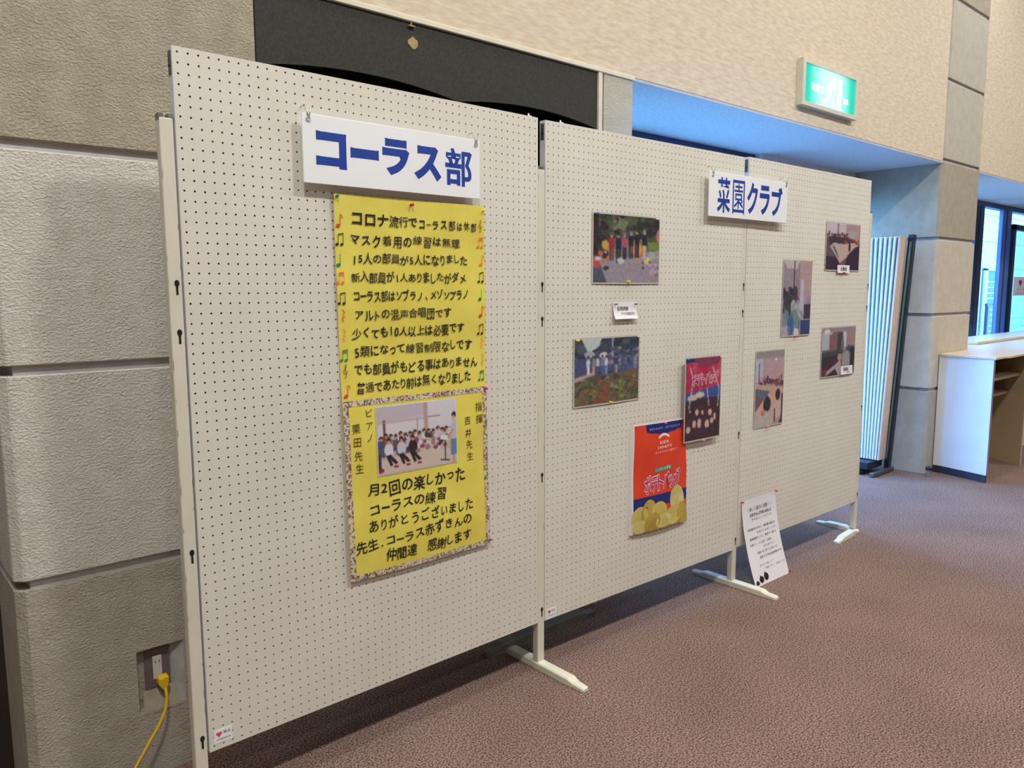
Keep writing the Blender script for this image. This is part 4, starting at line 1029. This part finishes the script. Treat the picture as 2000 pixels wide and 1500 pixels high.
# ================================================================== OUTLET AND CORD
wl_ = bpy.data.objects['wall_left']
MB().vprism([(0.006, YW+.0295), (0.040, YW-.001), (0.040, YW+.0295)], HZ0, HZ1).build('plaster_patch', 'plaster_patch', wl_)
MB().add([(HX0+.012, YW-.0008, HZ0-.004), (.040, YW-.0008, HZ0-.006), (.040, YW+.029, .252), (HX0+.02, YW+.029, .246)], [(0, 1, 2, 3)]).build('plaster_patch', 'plaster', wl_)
ot = thing('wall_outlet', 'brown wall outlet plate with white sockets in a square recess of the left pier', 'outlet', (-0.033, YW+0.03, 0.312))
MB().box(-0.0345, 0.0345, -0.006, 0, -0.058, 0.062).build('cover_plate', 'plate', ot, bevel=0.002)
sk = MB().box(-0.0125, 0.0125, -0.0085, -0.006, -0.034, 0.036).build('socket_insert', 'socket', ot, bevel=0.001, seg=1)
sl = MB()
for zz in (0.018,): sl.box(-0.0065, -0.0045, -0.0088, -0.0084, zz-0.004, zz+0.004); sl.box(0.0045, 0.0065, -0.0088, -0.0084, zz-0.004, zz+0.004)
sl.build('slots', 'hole_black', sk)
pc = MB().prism([(-0.033+0.0+0.068*math.cos(a)*(1+.25*math.sin(5*a)), 0.20+0.022*math.sin(a)) for a in [2*PI*k/16 for k in range(16)]], 0, 0.001)
cd = thing('extension_cord', 'yellow power cord plugged into the outlet and hanging to the floor', 'cord', (-0.03, YW, 0.0))
pl = MB().prism([(-0.011, 0.272), (0.000, 0.254), (0.012, 0.254), (0.018, 0.274), (0.018, 0.292), (-0.009, 0.288)], -0.012, 0.0185)
pl.build('plug', 'cord', cd, bevel=0.003)
cpts = [(0.004, -0.019, 0.262), (0.003, -0.030, 0.240), (-0.004, -0.037, 0.210), (-0.026, -0.047, 0.175), (-0.065, -0.060, 0.130), (-0.108, -0.080, 0.085), (-0.16, -0.11, 0.035), (-0.24, -0.17, 0.006), (-0.4, -0.3, 0.005), (-0.7, -0.5, 0.005)]
def smooth_pts(P_, n=6):
    out = []
    P_ = [Vector(q) for q in P_]
    for i in range(len(P_)-1):
        p0, p1, p2, p3 = P_[max(i-1, 0)], P_[i], P_[i+1], P_[min(i+2, len(P_)-1)]
        for k in range(n):
            t = k/n
            out.append(0.5*((2*p1)+(-p0+p2)*t+(2*p0-5*p1+4*p2-p3)*t*t+(-p0+3*p1-3*p2+p3)*t**3))
    out.append(P_[-1]); return out
MB().tube(smooth_pts(cpts), 0.0042, 10).build('cable', 'cord', cd, smooth=True)

# ================================================================== EXIT SIGN
EX0, EX1, EZ0, EZ1 = 3.387, 4.030, 2.396, 2.641
ex = thing('exit_sign', 'lit green emergency exit sign box mounted on the wallpapered wall', 'sign', ((EX0+EX1)/2, YW+.004, EZ0))
EW, EH = EX1-EX0, EZ1-EZ0
cs = MB().box(-EW/2, EW/2, -.018, 0, 0, EH).box(-EW/2, EW/2, -.034, -.018, 0, .022).box(-EW/2, EW/2, -.034, -.018, EH-.022, EH).box(-EW/2, -EW/2+.03, -.034, -.018, .022, EH-.022).box(EW/2-.03, EW/2, -.034, -.018, .022, EH-.022)
cs.build('case', 'exit_case', ex)
MB().box(-EW/2+.03, EW/2-.03, -.028, -.019, .022, EH-.022).build('lit_face', 'exit_green', ex)
fg = MB(); Y_ = -.0288
fg.ell(.03, .176, .017, .020, Y_)                                   # head
fg.stroke([(.015, .158), (-.01, .11), (-.018, .088)], .034, Y_)       # torso
fg.stroke([(.012, .15), (.045, .135), (.066, .15)], .013, Y_-.0001)
fg.stroke([(.004, .15), (-.035, .14), (-.048, .11)], .013, Y_-.0001)
fg.stroke([(-.012, .095), (.03, .078), (.028, .04)], .017, Y_-.0002)
fg.stroke([(-.016, .09), (-.04, .06), (-.085, .05)], .017, Y_-.0002)
fg.poly([(.085, .03), (.13, .03), (.13, .205), (.085, .205)], Y_)    # doorway
fg.poly([(.155, .07), (.21, .07), (.21, .10), (.155, .10)], Y_)
fg.build('running_figure', 'exit_white', ex)
text_line_mb = MB(); text_line(text_line_mb, '非常口', (-.22, .11), (-.09, .11), .045, Y_, .02); text_line_mb.build('lettering', 'exit_white', ex)

# ================================================================== FOLDING SCREEN (accordion) BY THE RIGHT PIER
fs = thing('folding_screen', 'folded white accordion partition with dark metal end post beside the right pier', 'partition', (5.2, .6, 0))
for k in range(15):
    yt, yb_ = .455+.034*k-.6, .525+.021*k-.6
    th = .017
    mb = MB()
    x0, x1 = .0, .11
    mb.add([(x0, yb_, .105), (x1, yb_, .105), (x1, yb_+th*.8, .105), (x0, yb_+th*.8, .105), (x0, yt, 1.775), (x1, yt, 1.775), (x1, yt+th, 1.775), (x0, yt+th, 1.775)],
           [(0, 3, 2, 1), (4, 5, 6, 7), (0, 1, 5, 4), (1, 2, 6, 5), (2, 3, 7, 6), (3, 0, 4, 7)])
    mb.build('panel', 'screen_tan' if k == 0 else 'screen_panel', fs, bevel=.002, seg=1)
gv = MB()
gv.add([(.02, -.06, .11), (.02, .23, .11), (.02, .34, 1.77), (.02, -.13, 1.77)], [(0, 1, 2, 3)])
gv.build('hinge_fabric', 'screen_groove', fs)
mb = MB(); a_, b_ = .115, .165
mb.add([(a_, -.10, .03), (b_, -.10, .03), (b_, -.065, .03), (a_, -.065, .03), (a_, -.19, 1.79), (b_, -.19, 1.79), (b_, -.15, 1.79), (a_, -.15, 1.79)],
       [(0, 3, 2, 1), (4, 5, 6, 7), (0, 1, 5, 4), (1, 2, 6, 5), (2, 3, 7, 6), (3, 0, 4, 7)])
mb.build('end_post', 'frame_black', fs, bevel=.003)
mb = MB().add([(a_-.002, -.088, .10), (a_-.002, -.076, .10), (a_-.002, -.163, 1.74), (a_-.002, -.178, 1.74)], [(0, 1, 2, 3)])
mb.build('post_highlight', 'teal_highlight', fs)  # teal strip paints the highlight running down the end post
MB().box(-.15, .20, -.11, -.075, .004, .035).build('foot_bar', 'steel_dark', fs, bevel=.006)
MB().box(-.12, .12, -.05, .30, .045, .10).build('base_rail', 'frame_black', fs, bevel=.004)
MB().lathe([(.03, 0), (.034, .01), (.034, .035), (.02, .045)], (-.09, .02, .0), 'z').build('caster', 'hole_black', fs)

ds = thing('door_stop', 'small dark metal floor stop at the foot of the right pier', 'door stop', (5.40, .24, 0))
MB().lathe([(.012, 0), (.012, .05)], axis='z').build('stem', 'steel', ds)
MB().lathe([(.02, .05), (.024, .056), (.024, .07), (.018, .076)], axis='z').build('head', 'frame_black', ds)

# ================================================================== RECEPTION COUNTER
ct = thing('reception_counter', 'white reception counter with beige top and open shelves by the glass entrance', 'counter', (5.5, 0, 0))
def quad_panel(mb, p0, p1, th, z0, z1):
    p0, p1 = Vector(p0), Vector(p1); t = (p1-p0).normalized(); n_ = Vector((t.y, -t.x))*th
    return mb.vprism([p0, p0+n_, p1+n_, p1], z0, z1) if False else mb.vprism([tuple(p0), tuple(p1), tuple(p1+n_), tuple(p0+n_)][::-1], z0, z1)
ep = MB().vprism([(-.005, -.113), (.022, -.113), (.15, .26), (.15, .285), (.09, .285), (.085, .22)], .055, .893)
ep.build('end_panel', 'counter_white', ct, bevel=.002, seg=1)
MB().vprism([(-.001, -.108), (.018, -.108), (.145, .26), (.145, .285), (.094, .285), (.089, .22)], 0, .055).build('plinth', 'plinth', ct)
MB().vprism([(-.006, -.1135), (.024, -.1135), (.024, -.1125), (-.006, -.1125)], .055, .885).build('edge_strip', 'edge_purple', ct)
top = [(-.012, -.125), (.20, -.125), (.235, -.145), (4.2, -.145), (4.2, .75), (.72, .75), (.72, .286), (.09, .286), (.07, .25), (.06, .20)]
MB().vprism(top, .893, .910).build('worktop', 'counter_top', ct, bevel=.003)
MB().box(1.3, 4.2, .42, .75, .912, .935).build('raised_ledge', 'counter_top', ct, bevel=.003)
MB().box(.15, 4.2, .20, .285, .883, .893).build('top_rail', 'counter_wood', ct)
MB().vprism([(.80, -.10), (.825, -.10), (1.10, .285), (1.06, .285)], 0, .893).build('divider_panel', 'counter_wood', ct)
MB().vprism([(1.75, -.10), (1.78, -.10), (1.78, .70), (1.75, .70)], 0, .885).build('divider_panel', 'counter_white', ct)
MB().vprism([(.15, .262), (1.06, .262), (1.06, .28), (.15, .28)], 0, .885).build('back_panel', 'counter_wood', ct)
MB().vprism([(.06, -.04), (.84, -.04), (1.05, .26), (.16, .26)], .715, .735).build('shelf', 'counter_wood', ct)
MB().vprism([(.10, .05), (.90, .05), (1.05, .26), (.16, .26)], .56, .58).build('shelf', 'counter_wood', ct)
MB().box(.825, 4.2, .66, .70, 0, .885).build('front_panel', 'counter_white', ct)

# ================================================================== BEYOND THE GLASS
aed = thing('safety_notice', 'pale paper notice with pink heart and AED letters on the glass door', 'notice', (9.46, .955, 1.31))
MB().box(0, .50, -.002, 0, 0, .215).build('paper', 'white_ink', aed)
mb = MB()
cx, cz = .235, .145
mb.ell(cx-.026, cz+.01, .032, .026, -.003); mb.ell(cx+.026, cz+.01, .032, .026, -.0032); mb.poly([(cx-.056, cz+.006), (cx, cz-.045), (cx+.056, cz+.006)], -.0034)
text_line(mb, 'AED', (.11, .072), (.40, .072), .045, -.003, .02); text_line(mb, '自動体外式除細動器', (.08, .028), (.46, .028), .022, -.003, .02)
mb.build('emblem', 'pink_ink', aed)

nb_ = thing('notice_board', 'outdoor notice board with rows of white strips seen through the glass', 'notice board', (14.9, 3.0, .4))
MB().box(0, 1.3, 0, .04, 0, 1.35).build('back_panel', 'notice_dark', nb_)
MB().box(-.03, .12, -.03, .0, 0, 1.35).box(-.03, 1.3, -.03, 0, 1.31, 1.38).build('frame', 'sign_white', nb_)
for k in range(11):
    MB().box(.14, 1.28, -.012, 0, 1.10-k*.10, 1.118-k*.10).build('strip', 'sign_white', nb_)
mb = MB()
for k in range(9): text_line(mb, '一月二日三', (.35, 1.06-k*.10), (1.0, 1.06-k*.10), .055, -.004)
mb.build('lettering', 'white_ink', nb_)
for lx in (.05, 1.2): MB().box(lx, lx+.05, 0, .05, -.44, 0).build('leg', 'frame_black', nb_)
rl = thing('railing', 'dark metal railing post outside the glass left of the notice board', 'railing', (14.5, 2.6, -.04))
MB().box(-.6, .55, 0, .04, 1.14, 1.18).build('handrail', 'frame_black', rl)
for x in (-.55, .38): MB().box(x, x+.09, 0, .05, 0, 1.14).build('upright', 'frame_navy', rl)
ce = thing('outdoor_chair', 'dark red chair outside the glass below the notice board', 'chair', (12.15, 2.0, -.04))
MB().box(.0, .62, 0, .5, .42, .47).build('seat', 'chair_dark', ce, bevel=.01)
MB().prism([(.02, .5), (.6, .5), (.62, .74), (.52, .84), (.12, .84), (.0, .7)], .44, .49).build('backrest', 'chair_dark', ce, bevel=.01)
for x in (.03, .55):
    for y in (.03, .44): MB().box(x, x+.04, y, y+.04, 0, .42).build('leg', 'frame_black', ce)
pw_ = MB().box(12, 24, 4.0, 4.2, -.04, .42).build('planter_wall', 'outside_wall'); tag(pw_, 'low pale planter wall outside the glass entrance', 'wall')
